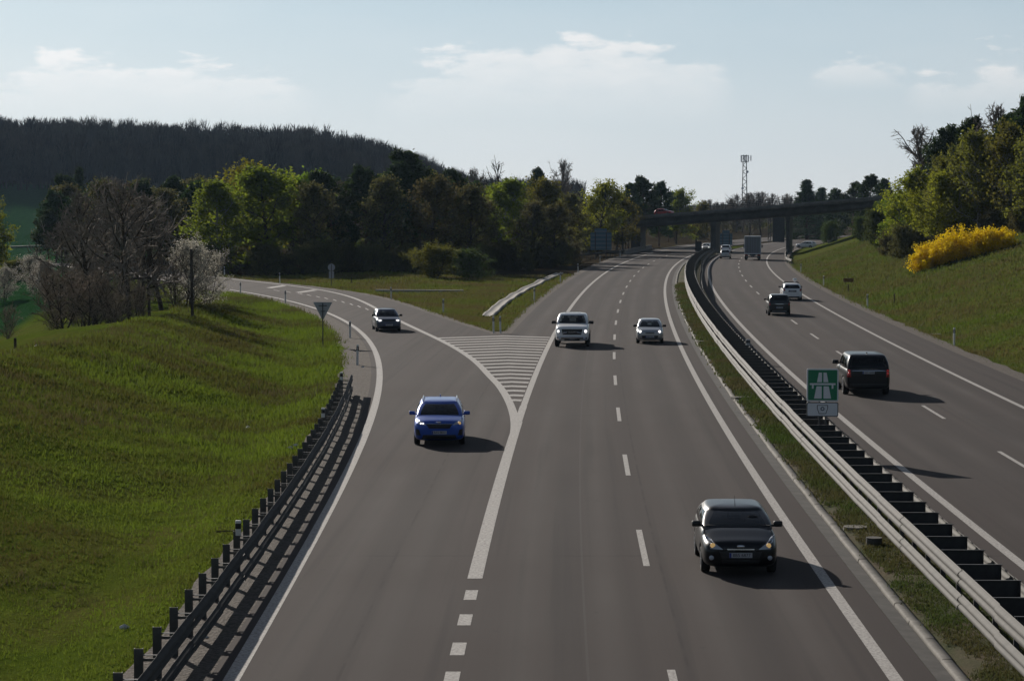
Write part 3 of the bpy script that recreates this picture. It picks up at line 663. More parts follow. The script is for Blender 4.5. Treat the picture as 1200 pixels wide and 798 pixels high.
def roundsign():
    p = at(388.5, 337); p.z = gz(p.x, p.y); s = empty('round_sign', p); tag(s, 'round sign and plate seen from behind on the grass island', 'sign')
    sc = p.y / F; bm = bmesh.new(); cyl(bm, (0, -.04, -.3), (0, -.04, 28 * sc), .035); ob('post', mesh_bm('post', bm, GALVD), s)
    r = 4.2 * sc; plate_prism('sign_back', [(r * math.cos(a), 24.6 * sc + r * math.sin(a)) for a in np.linspace(0, 2 * math.pi, 24, endpoint=False)], -.012, .012, SGREY, s)
    plate_prism('plate_back', rrect(-3.0 * sc, 3.0 * sc, 11.8 * sc, 20.2 * sc, .05), -.012, .012, SGREY, s)
roundsign()
def big_sign(px0, px1, pyb, pyt, base, d, lab, extra=True):
    k = d / F; x0 = (px0 - 600) * k; x1 = (px1 - 600) * k; zb = H - (pyb - 240) * k; zt = H - (pyt - 240) * k; cx = (x0 + x1) / 2; z0 = gz(cx, d)
    s = empty('direction_sign', (cx, d, z0)); tag(s, lab, 'sign'); w = (x1 - x0) / 2; zb -= z0; zt -= z0
    plate_prism('sign_back', rrect(-w, w, zb, zt - .6, .08), -.02, .03, SBLUE, s)
    plate_prism('sign_back', rrect(-w * .62, w * .55, zt - .6 + .002, zt, .08), -.02, .03, SBLUE, s)
    for zz in np.arange(zb + .4, zt - .4, .62): ob('stiffener', boxmesh('stiffener', SGREY, ((0, -.05, zz), (2 * w * .96, .05, .05))), s)
    for dx in (-.55 * w, .5 * w):
        bm = bmesh.new(); bx(bm, (dx, -.12, (zt - .5) / 2 - .3), (.12, .14, zt + .1)); ob('post', mesh_bm('post', bm, GALVD), s)
big_sign(692, 716.5, 293, 268, 303, 356, 'tall blue direction sign seen from behind left of the bridge')
big_sign(843.5, 858, 287, 270, 292, 470, 'pale blue sign board beyond the bridge by its middle pier')
def delineator(px, py, lab, onslope=False, head=None):
    p = hit(px, py) if onslope else at(px, py)
    if not onslope: p.z = min(0, gz(p.x, p.y)) if gz(p.x, p.y) > -.3 else gz(p.x, p.y)
    s = empty('delineator_post', p); tag(s, lab, 'delineator', 'white roadside delineator posts')
    if 'd' not in DEL:
        bm = bmesh.new(); bx(bm, (0, 0, .36), (.12, .09, 1.0), .02); DEL['d'] = mesh_bm('shaft', bm, WHITEPL)
        bm = bmesh.new(); bx(bm, (0, 0, .93), (.128, .098, .22), .02); DEL['b'] = mesh_bm('black_band', bm, INK)
        bm = bmesh.new(); bx(bm, (0, 0, 1.09), (.12, .09, .12), .02); DEL['t'] = mesh_bm('cap', bm, WHITEPL)
        bm = bmesh.new(); bx(bm, (0, -.052, .93), (.045, .008, .14)); DEL['r'] = mesh_bm('reflector', bm, mat('reflector', (.5, .5, .5), .3))
    for k, n in (('d', 'shaft'), ('b', 'black_band'), ('t', 'cap'), ('r', 'reflector')): ob(n, DEL[k], s)
    s.rotation_euler = (random.uniform(-.03, .03), random.uniform(-.03, .03), random.uniform(-.2, .2))
DEL = {}
random.seed(4)
for px, py, lab, sl in (
    (578.5, 390, 'left of the twin white delineator posts at the gore tip', 0), (586.5, 390, 'right of the twin white delineator posts at the gore tip', 0),
    (626, 352, 'white delineator post beside the oncoming shoulder, first beyond the gore tip', 0), (656.7, 331, 'white delineator post by the oncoming shoulder, second beyond the gore tip', 0),
    (677.5, 319.5, 'white delineator post by the oncoming shoulder, third beyond the gore tip', 0), (703, 308.5, 'white delineator post in front of the blue sign backs', 0),
    (726.7, 301.9, 'white delineator post nearest the bridge on the oncoming side', 0), (661.7, 307, 'white delineator post on island grass left of the blue sign backs', 0),
    (458.5, 350.8, 'white delineator post at the end of the concrete headwall', 0), (519.5, 366.7, 'white delineator post on island grass between headwall and gore tip', 0),
    (328, 331.7, 'white delineator post on far side of the slip road', 0), (263, 323, 'white delineator post at the far left end of the slip road', 0),
    (281.7, 344, 'white delineator post by the pale blossoming shrub, near side of slip road', 0), (334.5, 355, 'white delineator post on near side of the slip road, left of give way sign', 0),
    (410.3, 395.8, 'white delineator post on gravel right of the give way sign', 0), (418.7, 427.5, 'tall white delineator post just beyond the end of the left guardrail', 0),
    (1118, 406.5, 'nearest white delineator post on the right grass verge', 1), (1016.5, 361, 'white delineator post on the right verge, second from the camera', 1),
    (965.3, 336, 'white delineator post on the right verge, third from the camera', 1), (938.5, 320, 'white delineator post on right verge by the guardrail end', 1)):
    delineator(px, py, lab, sl)
for yy, lab in ((99.5, 'small reflector head on the far end of the left guardrail'), (82.0, 'small reflector head midway along the left guardrail'), (52.6, 'white reflector head on the near part of the left guardrail')):
    x = float(LGx(yy)) - .36; s = empty('reflector_head', (x, yy, .90)); tag(s, lab, 'reflector', 'reflector heads on the left guardrail')
    for k, n in (('d', 'shaft'), ('b', 'black_band'), ('t', 'cap')):
        o = ob(n, DEL[k], s); o.scale = (1.0, 1, .30) if k == 'd' else (1.05, 1.1, .6); o.location = (0, 0, -.04 if k == 'd' else -.42)
mr = empty('reflector_head', (float(X('RRt', 122)) - .05, 122, .85)); tag(mr, 'grey reflector box on top of the median barrier', 'reflector')
ob('housing', boxmesh('housing', SGREY, ((0, 0, .22), (.22, .12, .42)), bev=.02), mr); ob('band', boxmesh('band', INK, ((0, 0, .30), (.23, .13, .12))), mr)
def pole(px, py, top, lab, r=.11, name='wooden_pole'):
    p = hit(px, py); h = (py - top) * p.y / F; bm = bmesh.new(); cyl(bm, (0, 0, -.4), (0, 0, h), r, r * .82, 10)
    bmesh.ops.bevel(bm, geom=[e for e in bm.edges if e.calc_length() < .2], offset=.015, segments=1, affect='EDGES')
    o = ob(name, mesh_bm(name, bm, WOOD)); o.location = p; o.rotation_euler = (.01, -.008, 0); tag(o, lab, 'pole'); return o
pole(175, 374, 292, 'dark wooden pole on the crest beside the bare trees'); pole(225.5, 374, 292, 'dark wooden pole on the crest before the blossoming shrub')
pole(18, 409, 396, 'short dark stake on the left end of the grass crest', .08, 'wooden_stake'); pole(1048, 358, 344.5, 'thin rusty stake on the right grass slope', .05, 'wooden_stake'); pole(412, 333, 325, 'tiny stake on island grass right of the round sign', .06, 'wooden_stake')
def brown_board():
    p = hit(994, 344); s = empty('marker_board', p); k = p.y / F; tag(s, 'brown wooden marker board on a post on the right verge', 'sign')
    bm = bmesh.new(); bx(bm, (0, 0, 6 * k - .2), (.10, .08, 14 * k)); ob('post', mesh_bm('post', bm, WOOD), s)
    BR_ = mat('board_brown', (.14, .075, .02), .7); ob('board', boxmesh('board', BR_, ((0, -.06, 15.5 * k), (12 * k, .04, 4.6 * k)), bev=.01), s)
brown_board()
def mast():
    d = 1000.0; x = (872 - 600) * d / F; z0 = gz(x, d); zt = H + 58 * d / F; s = empty('radio_mast', (x, d, z0)); tag(s, 'slender steel lattice radio mast rising above the trees', 'mast')
    h = zt - z0; bm = bmesh.new(); leg = []
    def hw(t): return 1.15 - .45 * t
    for sx in (-1, 1):
        for sy in (-1, 1):
            cyl(bm, (sx * hw(0), sy * hw(0), -1), (sx * hw(1), sy * hw(1), h), .13, .11, 5)
    n = 18
    for k in range(n):
        t0, t1 = k / n, (k + 1) / n; a, b = hw(t0), hw(t1); z_0, z_1 = h * t0, h * t1; f = 1 if k % 2 else -1
        for sy in (-1, 1): cyl(bm, (-f * a, sy * a, z_0), (f * b, sy * b, z_1), .07, n=4)
        for sx in (-1, 1): cyl(bm, (sx * a, -f * a, z_0), (sx * b, f * b, z_1), .07, n=4)
    ob('lattice', mesh_bm('lattice', bm, GALVD), s)
    for zz in (h - .4, h - 3.2):
        bm = bmesh.new(); cyl(bm, (0, 0, zz), (0, 0, zz + .22), 1.7, n=12); ob('platform', mesh_bm('platform', bm, GALVD), s)
    for k in range(6):
        a = k * math.pi / 3 + .3; ob('antenna', boxmesh('antenna', SWHITE, ((1.75 * math.cos(a), 1.75 * math.sin(a), h - 1.6), (.35, .3, 2.6)), bev=.05), s)
    ob('antenna', boxmesh('antenna', SWHITE, ((2.6, -.4, h - 1.4), (.4, .3, 2.4)), bev=.05), s); ob('antenna_arm', boxmesh('antenna_arm', GALVD, ((2.0, -.4, h - 1.4), (1.2, .1, .1))), s)
    for zz, sx in ((h * .72, 1), (h * .45, -1)):
        bm = bmesh.new(); cyl(bm, (sx * 1.0, -1.3, zz), (sx * 1.0, -.9, zz), .6, n=12); ob('dish', mesh_bm('dish', bm, SWHITE), s)
mast()
def gantry():
    d = 520.0; k = d / F; x0 = (903 - 600) * k; x1 = (919 - 600) * k; z0 = gz((x0 + x1) / 2, d); s = empty('gantry_sign', ((x0 + x1) / 2, d, z0)); tag(s, 'dark sign board on a lattice post beyond the bridge', 'sign')
    w = (x1 - x0) / 2; zt = H - (255 - 240) * k - z0; zb = H - (284 - 240) * k - z0
    plate_prism('sign_back', rrect(-w * .75, w, zb, zt, .1), -.05, .1, DARKST, s)
    for dx in (-w - .6, -w - 0.05):
        bm = bmesh.new(); cyl(bm, (dx, 0, -.5), (dx, 0, zt + 1.2), .09, n=6); ob('post', mesh_bm('post', bm, GALVD), s)
    bm = bmesh.new()
    for q in np.arange(0, zt + .6, .8): cyl(bm, (-w - .6, 0, q), (-w - .05, 0, q + .8), .05, n=4)
    ob('lattice', mesh_bm('lattice', bm, GALVD), s)
    ob('crossbar', boxmesh('crossbar', GALVD, ((0, .15, zt - .7), (2 * w + 1.2, .1, .14))), s)
gantry()
p = at(818.5, 296); bd = empty('marker_board', (p.x, p.y, 0)); tag(bd, 'dark upright board at the median barrier before the bridge', 'sign')
ob('board', boxmesh('board', DARKST, ((0, 0, 1.05), (1.15, .12, 1.75)), bev=.03), bd); ob('post', boxmesh('post', GALVD, ((-.3, .1, .5), (.1, .1, 1.2)), ((.3, .1, .5), (.1, .1, 1.2))), bd)

# concrete drainage pieces on the island
def channel():
    P = [hit(572, 372), hit(583, 361), hit(596, 352), hit(610, 343.5), hit(625, 335.5), hit(640, 328.5), hit(656, 321)]
    global CHAN; CHAN = [Vector(p) for p in P]
    s = empty('drain_channel', P[0]); tag(s, 'pale concrete drain channel running up the grass island', None, None, 'structure')
    P = [P[i].lerp(P[i + 1], k / 6) for i in range(len(P) - 1) for k in range(6)] + [P[-1]]
    V = []; prof = [(-.46, -.3), (-.45, .06), (-.34, .06), (-.26, -.02), (.18, -.02), (.26, .06), (.44, .06), (.45, -.3)]
    for i, p in enumerate(P):
        t = (P[min(i + 1, len(P) - 1)] - P[max(i - 1, 0)]); t.z = 0; t.normalize(); nrm = Vector((t.y, -t.x, 0))
        z = gz(p.x, p.y)
        for a, b in prof: q = p + nrm * a - P[0]; V.append((q.x, q.y, z - P[0].z + b + .10))
    n = len(prof); i = np.arange(len(P) * n).reshape(len(P), n); Q = np.stack([i[:-1, :-1], i[:-1, 1:], i[1:, 1:], i[1:, :-1]], -1).reshape(-1, 4)
    ob('channel_slab', mesh_np('channel_slab', V, Q, m_concrete('pale_concrete', (.27, .25, .225), (.42, .395, .36))), s)
channel()
a = hit(440, 343.5); b = hit(543, 343.5); mid = (a + b) / 2
hw_ = ob('headwall', boxmesh('headwall', MATS['pale_concrete'], ((0, 0, .02), ((b - a).length, .5, .6)), bev=.03)); hw_.location = mid; hw_.rotation_euler = (0, 0, math.atan2(b.y - a.y, b.x - a.x)); tag(hw_, 'long low concrete headwall lying across the grass island', 'headwall')
bm = bmesh.new(); cyl(bm, (0, 0, -.1), (0, 0, .05), .33, .31, 20); o = ob('manhole_cover', mesh_bm('manhole_cover', bm, CONC)); q = at(1000, 617, .1); o.location = (q.x + .05, q.y, .06); tag(o, 'pale round concrete manhole cover in the median grass', 'manhole')
bm = bmesh.new(); cyl(bm, (0, 0, -.1), (0, 0, .20), .20, .20, 16); o = ob('drain_pipe', mesh_bm('drain_pipe', bm, CONCD)); q = at(1029, 638, .08); o.location = (q.x - .1, q.y, .06); tag(o, 'dark stub of drain pipe under the median barrier', 'pipe')
for px, py, sx, lab in ((869, 467, .8, 'flat pale stone slab in median grass near the kerb'), (824, 401, .7, 'small pale concrete slab far up the median grass'), (1094, 392.5, .9, 'pale flat stone on the right gravel verge')):
    q = at(px, py, .06) if px < 1000 else hit(px, py); bm = bmesh.new(); bx(bm, (0, 0, .03), (sx, .5, .10), .02); o = ob('stone_slab', mesh_bm('stone_slab', bm, CONC)); o.location = q; o.rotation_euler = (0, 0, .3); tag(o, lab, 'slab')
# litter
LIT = mat('litter_white', (.55, .54, .52), .7)
rng = random.Random(9)
for k, (px, py, lab) in enumerate(((43, 407, 'white litter scrap on the left grass crest beside the stake'), (290.5, 502, 'white litter scrap in the grass swale, the one farthest left in the hollow'), (341, 527, 'larger white litter scrap by the left guardrail'), (347, 524, 'small white litter scrap touching the larger scrap by the guardrail'),
    (346.5, 399.5, 'torn white paper in the grass below the slip road'), (359, 418.5, 'white scrap in grass below the give way sign'), (354, 423.5, 'crumpled white paper left below the give way sign'), (146, 738, 'white scrap on the grass at the lower left'), (240, 752, 'white scrap on gravel under the left guardrail'),
    (820, 385, 'tiny white scrap in the median grass'), (955, 327, 'white lump on the grass of the right slope'), (425, 432, 'pale scrap on the gravel past the guardrail end'))):
    q = hit(px, py) if px < 600 or px > 900 else at(px, py, .09); r = rng.uniform(.055, .095) * (1.3 if k in (0, 2, 4) else 1); bm = bmesh.new()
    pts = [(r * (1 + .4 * rng.random()) * math.cos(a) * 1.3, r * rng.uniform(.6, 1) * math.sin(a), rng.uniform(.03, .09)) for a in np.linspace(0, 2 * math.pi, 8, endpoint=False)]
    c = bm.verts.new((0, 0, .13)); vs = [bm.verts.new(p) for p in pts]; lo = bm.verts.new((0, 0, 0))
    for i in range(8): bm.faces.new((c, vs[i], vs[(i + 1) % 8])); bm.faces.new((lo, vs[(i + 1) % 8], vs[i]))
    o = ob('litter', mesh_bm('litter', bm, LIT)); o.location = q; tag(o, lab, 'litter')
q = hit(268, 625); bm = bmesh.new(); cyl(bm, (-.32, 0, .03), (.32, .06, .06), .022, .012, 6); cyl(bm, (.05, .03, .05), (.2, -.15, .10), .012, .006, 5); o = ob('fallen_branch', mesh_bm('fallen_branch', bm, WOOD)); o.location = q; tag(o, 'dry fallen branch on the grass beside the guardrail', 'branch')

# ------------------------------------------------------------------ vehicles (local frame: front toward +y, wheels on z = 0)
def lerp(a, b, t): return a + (b - a) * t
def text_mesh(body, size, m, name):
    cu = bpy.data.curves.new('t', 'FONT'); cu.body = body; cu.size = size; cu.align_x = 'CENTER'; cu.align_y = 'CENTER'; cu.extrude = .002
    o = bpy.data.objects.new('t', cu); C.objects.link(o); dg = bpy.context.evaluated_depsgraph_get()
    me = bpy.data.meshes.new_from_object(o.evaluated_get(dg)); bpy.data.objects.remove(o); me.materials.clear(); me.materials.append(m); me.name = name; return me
def car_body(sp, paint):
    L, W = sp['L'], sp['W'] / 2; hz, bz, bzr = sp['hood'], sp['belt'], sp.get('beltr', sp['belt'] + .03); cw = sp['cowl']; gc = sp.get('clear', .19); nose = sp.get('nose', .10); tail = sp.get('tail', .10)
    st = [(0, .70, hz - .20, gc + .17), (.04, .83, hz - nose, gc + .06), (.14, .93, hz - .04, gc + .01), (.36, .98, hz, gc), (lerp(.36, cw, .55), 1.0, lerp(hz, bz, .62), gc), (cw, 1.0, bz, gc),
          (lerp(cw, L, .3), 1.0, lerp(bz, bzr, .3), gc), (lerp(cw, L, .6), 1.0, lerp(bz, bzr, .6), gc), (L - .75, 1.0, bzr, gc), (L - .36, .985, bzr, gc + .01), (L - .14, .95, bzr - .02, gc + .04), (L - .04, .88, bzr - tail, gc + .08), (L, .78, bzr - tail - .12, gc + .18)]
    half = [(0, 1, .035), (.5, 1, .03), (.80, 1, .008), (.93, 1, -.045), (.99, 1, -.15), (1.0, .5, .02), (.99, 0, .17), (.93, 0, .03), (.55, 0, 0), (0, 0, 0)]
    bm = bmesh.new(); rings = []
    for d, hwf, zt, zb in st:
        y = L / 2 - d; ring = []; h = zt - zb
        k = min(1.0, h / .5)
        pts = [(fx * hwf * W, (zt if fz == 1 else (lerp(zb, zt, .5) if fz == .5 else zb)) + dz * (k if fz != 1 or dz < 0 else 1)) for fx, fz, dz in half]
        full = pts + [(-x, z) for x, z in pts[-2:0:-1]]
        rings.append([bm.verts.new((x, y, z)) for x, z in full])
    n = len(rings[0])
    for a, b in zip(rings, rings[1:]):
        for i in range(n): bm.faces.new((a[i], a[(i + 1) % n], b[(i + 1) % n], b[i]))
    for r, s in ((rings[0], .0), (rings[-1], .0)):
        c = Vector((0, 0, 0))
        for v in r: c += v.co
        c /= n; inner = [bm.verts.new(c.lerp(v.co, .6)) for v in r]
        for i in range(n): bm.faces.new((r[i], r[(i + 1) % n], inner[(i + 1) % n], inner[i]))
        bm.faces.new(inner)
    bmesh.ops.recalc_face_normals(bm, faces=bm.faces)
    me = bpy.data.meshes.new('body'); bm.to_mesh(me); bm.free()
    o = bpy.data.objects.new('body', me); C.objects.link(o)
    o.modifiers.new('s', 'SUBSURF').levels = 2; cut = []
    for ax in (sp['fa'], sp['ra']):
        bm = bmesh.new(); cyl(bm, (-W - .2, L / 2 - ax, sp['wr'] + .01), (-W + .30, L / 2 - ax, sp['wr'] + .01), sp['wr'] + .055, n=28); cyl(bm, (W + .2, L / 2 - ax, sp['wr'] + .01), (W - .30, L / 2 - ax, sp['wr'] + .01), sp['wr'] + .055, n=28)
        c = bpy.data.objects.new('c', mesh_bm('c', bm, BLACKP)); C.objects.link(c); cut.append(c)
        b = o.modifiers.new('b', 'BOOLEAN'); b.operation = 'DIFFERENCE'; b.object = c; b.solver = 'EXACT'
    dg = bpy.context.evaluated_depsgraph_get(); me2 = bpy.data.meshes.new_from_object(o.evaluated_get(dg))
    for c in cut: bpy.data.objects.remove(c)
    bpy.data.objects.remove(o); me2.materials.clear(); me2.materials.append(paint); me2.materials.append(BLACKP); me2.name = 'body'
    # wheel-well faces: dark
    for p in me2.polygons:
        c = p.center; p.use_smooth = True
        for ax in (sp['fa'], sp['ra']):
            if abs(math.hypot(c.y - (L / 2 - ax), c.z - sp['wr'] - .01) - sp['wr'] - .055) < .03 and abs(c.x) < W * .985 and abs(p.normal.x) < .6: p.material_index = 1; p.use_smooth = False
        if c.z < gc + .03 or (abs(c.x) < W * .75 and c.z < gc + .05): p.material_index = 1
    return me2
def m_glass():
    g = NG('car_glass'); t = g.n('ShaderNodeBsdfTransparent'); t.inputs[0].default_value = (.34, .38, .40, 1); gl = g.n('ShaderNodeBsdfGlossy'); gl.inputs['Roughness'].default_value = .04; fr = g.n('ShaderNodeFresnel'); fr.inputs[0].default_value = 1.5
    mx = g.n('ShaderNodeMixShader'); g.t.links.new(fr.outputs[0], mx.inputs[0]); g.t.links.new(t.outputs[0], mx.inputs[1]); g.t.links.new(gl.outputs[0], mx.inputs[2]); g.t.links.new(mx.outputs[0], g.t.nodes['Material Output'].inputs[0]); return g.m
CGLASS = m_glass()
INTER = mat('interior_dark', (.018, .018, .020), .8); SEATM = mat('seat_fabric', (.035, .035, .038), .85)
def interior(sp, car):
    L, W = sp['L'], sp['W'] / 2; b = sp['belt']; w = W * sp.get('wb', .93)
    y0 = L / 2 - sp['rb'] + .10; y1 = L / 2 - sp['cowl'] - .02
    ob('interior', boxmesh('interior', INTER, ((0, (y0 + y1) / 2, b + .035), (2 * w * .90, y1 - y0 - .12, .04)), ((0, y1 - .30, b + .045), (2 * w * .80, .30, .05))), car)
    yf = L / 2 - sp['wst'] - .42; hh = sp['H'] - b
    for sx in (-1, 1):
        ob('seat', boxmesh('seat', SEATM, ((sx * W * .42, yf, b + .05 + hh * .20), (.46, .13, hh * .42)), bev=.04), car); ob('headrest', boxmesh('headrest', SEATM, ((sx * W * .42, yf - .02, b + hh * .60), (.25, .10, hh * .26)), bev=.035), car)
    yr = L / 2 - sp['rft'] + .55
    if yf - yr > .6: ob('rear_bench', boxmesh('rear_bench', SEATM, ((0, yr, b + .05 + hh * .15), (W * 1.5, .14, hh * .34)), ((-W * .4, yr, b + hh * .45), (.24, .09, hh * .2)), ((W * .4, yr, b + hh * .45), (.24, .09, hh * .2)), bev=.03), car)
    bm = bmesh.new()
    for k in range(16): a0, a1 = 2 * math.pi * k / 16, 2 * math.pi * (k + 1) / 16; cyl(bm, (-W * .42 + .18 * math.cos(a0), y1 - .48 + .06 * math.sin(a0), b + .06 + .17 * math.sin(a0)), (-W * .42 + .18 * math.cos(a1), y1 - .48 + .06 * math.sin(a1), b + .06 + .17 * math.sin(a1)), .014, n=5)
    ob('steering_wheel', mesh_bm('steering_wheel', bm, INTER), car)
    ob('rear_view_mirror', boxmesh('rear_view_mirror', BLACKP, ((0, L / 2 - sp['wst'] + .06, sp['H'] - .17), (.24, .04, .07)), bev=.015), car)
def ring_pt(sp, t, e, s):
    """cabin surface: t 0 belt .. 1 roof edge, e side (0 front,1 right,2 rear,3 left), s 0..1 along that edge"""
    L, W = sp['L'], sp['W'] / 2
    wb = W * sp.get('wb', .93); wt = W * sp.get('wt', .70); zb = sp['belt'] - .03; zt = sp['H'] - .10
    w = wb + (wt - wb) * t ** 1.35 + .03 * math.sin(math.pi * t); z = lerp(zb, zt, t)
    yf = L / 2 - lerp(sp['cowl'] - .06, sp['wst'], t) + .05 * math.sin(math.pi * t); yr = L / 2 - lerp(sp['rb'], sp['rft'], t) - .04 * math.sin(math.pi * t)
    r = lerp(.16, .20, t); bow = lerp(.10, .20, t)
    if e == 0: x = lerp(-w + r, w - r, s); y = yf + bow * (1 - (x / w) ** 2) - bow * .3
    elif e == 1: x = w - .03 * (2 * s - 1) ** 2; y = lerp(yf - r, yr + r, s)
    elif e == 2: x = lerp(w - r, -w + r, s); y = yr - bow * .6 * (1 - (x / w) ** 2) + bow * .2
    else: x = -w + .03 * (2 * s - 1) ** 2; y = lerp(yr + r, yf - r, s)
    return Vector((x, y, z))
def car_cabin(sp, paint):
    ts = [0, .15, .3, .5, .7, .85, .95, 1.0]; rings = []; bm = bmesh.new()
    def ring(t):
        P = []
        for e in range(4):
            k = 10
            for i in range(k + 1): P.append(ring_pt(sp, t, e, i / k))
            a = ring_pt(sp, t, e, 1); b = ring_pt(sp, t, (e + 1) % 4, 0)
            c = Vector((b.x, a.y, a.z)) if e in (0, 2) else Vector((a.x, b.y, a.z))
            for q in (.25, .5, .75): P.append(a * (1 - q) ** 2 + c * 2 * q * (1 - q) + b * q * q)
        return P
    for t in ts: rings.append([bm.verts.new(p) for p in ring(t)])
    sw = sp.get('sw', ((.03, .36), (.39, .70), (.73, .95)))
    def hole(r, i):                                               # window openings
        e, k = divmod(i, 14)
        if r >= len(ts) - 1 or k >= 10: return False
        s0, s1 = k / 10, (k + 1) / 10
        if e == 0: return 1 <= r <= 5
        if e == 2: return 1 <= r <= 4
        if e == 3: s0, s1 = 1 - s1, 1 - s0
        return 1 <= r <= 4 and any(a_ - .005 <= s0 and s1 <= b_ + .005 for a_, b_ in sw)
    top = ring(1.0); c = Vector((0, sum(p.y for p in top) / len(top), 0))
    for f, dz in ((.975, .022), (.93, .048), (.84, .070), (.65, .088), (.35, .098)):
        rings.append([bm.verts.new((c.x + (p.x - c.x) * f, c.y + (p.y - c.y) * f, p.z + dz)) for p in top])
    n = len(rings[0])
    for a, b in zip(rings, rings[1:]):
        for i in range(n):
            if not hole(rings.index(a), i): bm.faces.new((a[i], a[(i + 1) % n], b[(i + 1) % n], b[i]))
    bm.faces.new(rings[-1]); bmesh.ops.recalc_face_normals(bm, faces=bm.faces)
    return mesh_bm('cabin', bm, paint, True)
def pane(sp, e, s0, s1, t0, t1, parent, name, m=None, off=.007, s0t=None, s1t=None):
    n, k = 10, 8; bm = bmesh.new(); G = []; s0t = s0 if s0t is None else s0t; s1t = s1 if s1t is None else s1t
    for j in range(k + 1):
        t = lerp(t0, t1, j / k); row = []
        for i in range(n + 1):
            s = lerp(lerp(s0, s0t, j / k), lerp(s1, s1t, j / k), i / n); p = ring_pt(sp, t, e, s)
            a = ring_pt(sp, t, e, s + .01) - ring_pt(sp, t, e, s - .01); b = ring_pt(sp, min(t + .02, 1), e, s) - ring_pt(sp, t - .02, e, s); nn = a.cross(b).normalized()
            if nn.dot(Vector((p.x, p.y - 0, .2)) if e in (1, 3) else Vector((0, 1 if e == 0 else -1, .2))) < 0: nn = -nn
            edge = j in (0, k) or i in (0, n); row.append(bm.verts.new(p + nn * (off * .2 if edge else off)))
        G.append(row)
    for j in range(k):
        for i in range(n): bm.faces.new((G[j][i], G[j][i + 1], G[j + 1][i + 1], G[j + 1][i]))
    bmesh.ops.recalc_face_normals(bm, faces=bm.faces); return ob(name, mesh_bm(name, bm, m or CGLASS, True), parent)
def decal(bvh, view, corners, m, parent, name, off=.012, n=6, k=4, Lh=3.0, flat=False):
    """patch laid over the body: corners (a,z) in front/rear view (a = x) or side view (a = y), order bl br tr tl"""
    bm = bmesh.new(); G = []; last = None
    D = {'front': Vector((0, -1, 0)), 'rear': Vector((0, 1, 0)), 'left': Vector((1, 0, 0)), 'right': Vector((-1, 0, 0)), 'top': Vector((0, 0, -1))}[view]
    P = []
    for j in range(k + 1):
        for i in range(n + 1):
            u, v = i / n, j / k
            a = lerp(lerp(corners[0][0], corners[1][0], u), lerp(corners[3][0], corners[2][0], u), v); z = lerp(lerp(corners[0][1], corners[1][1], u), lerp(corners[3][1], corners[2][1], u), v)
            o = Vector((a, 0, z)) if view in ('front', 'rear') else (Vector((0, a, z)) if view != 'top' else Vector((a, z, 0)))
            o = o - D * 6; h = bvh.ray_cast(o, D)
            P.append([o, h[0]])
    good = [p[1] for p in P if p[1] is not None]
    if not good: bm.free(); return None
    dep = [(p - D * 0).dot(D) for p in good]; mn = min(dep); med = sorted(dep)[len(dep) // 2]
    for q in P:
        dd = q[1].dot(D) if q[1] is not None else med
        if flat: dd = mn
        dd = min(dd, med + .35)
        q.append(q[0] + D * (dd - q[0].dot(D)))
    for j in range(k + 1):
        row = []
        for i in range(n + 1):
            e = j in (0, k) or i in (0, n); row.append(bm.verts.new(P[j * (n + 1) + i][2] - D * (off if not e or flat else off * .55)))
        G.append(row)
    for j in range(k):
        for i in range(n): bm.faces.new((G[j][i], G[j][i + 1], G[j + 1][i + 1], G[j + 1][i]))
    # skirt back into the body
    loop = [G[0][i] for i in range(n + 1)] + [G[j][n] for j in range(1, k + 1)] + [G[k][i] for i in range(n - 1, -1, -1)] + [G[j][0] for j in range(k - 1, 0, -1)]
    back = [bm.verts.new(v.co + D * (off + .02)) for v in loop]
    for i in range(len(loop)): j = (i + 1) % len(loop); bm.faces.new((loop[i], loop[j], back[j], back[i]))
    bmesh.ops.recalc_face_normals(bm, faces=bm.faces); return ob(name, mesh_bm(name, bm, m, False), parent)
WH = {}
def wheel(parent, x, y, r, side, w=.21):
    key = (round(r, 3), side)
    if key not in WH:
        bm = bmesh.new(); prof = [(r * .62, -w / 2), (r * .86, -w / 2), (r * .97, -w * .40), (r, -w * .25), (r, w * .25), (r * .97, w * .40), (r * .86, w / 2), (r * .62, w / 2)]; n = 28; R = []
        for k in range(n):
            a = 2 * math.pi * k / n; R.append([bm.verts.new((d, q * math.cos(a), q * math.sin(a))) for q, d in prof])
        for k in range(n):
            for i in range(len(prof)): bm.faces.new((R[k][i], R[k][(i + 1) % len(prof)], R[(k + 1) % n][(i + 1) % len(prof)], R[(k + 1) % n][i]))
        bmesh.ops.recalc_face_normals(bm, faces=bm.faces); T = mesh_bm('wheel', bm, RUBBER, True)
        bm = bmesh.new(); cyl(bm, (side * w * .12, 0, 0), (side * w * .30, 0, 0), r * .66, r * .66, 24)
        for k in range(5):
            a = 2 * math.pi * k / 5; bx(bm, (side * w * .40, math.cos(a) * r * .34, math.sin(a) * r * .34), (w * .22, r * .16, r * .6), .01, Matrix.Rotation(a - math.pi / 2, 3, 'X'))
        cyl(bm, (side * w * .2, 0, 0), (side * w * .55, 0, 0), r * .13, r * .10, 12); WH[key] = (T, mesh_bm('rim', bm, RIM))
    T, Rm = WH[key]; o = ob('wheel', T, parent); o.location = (x, y, r); q = ob('rim', Rm, o); return o
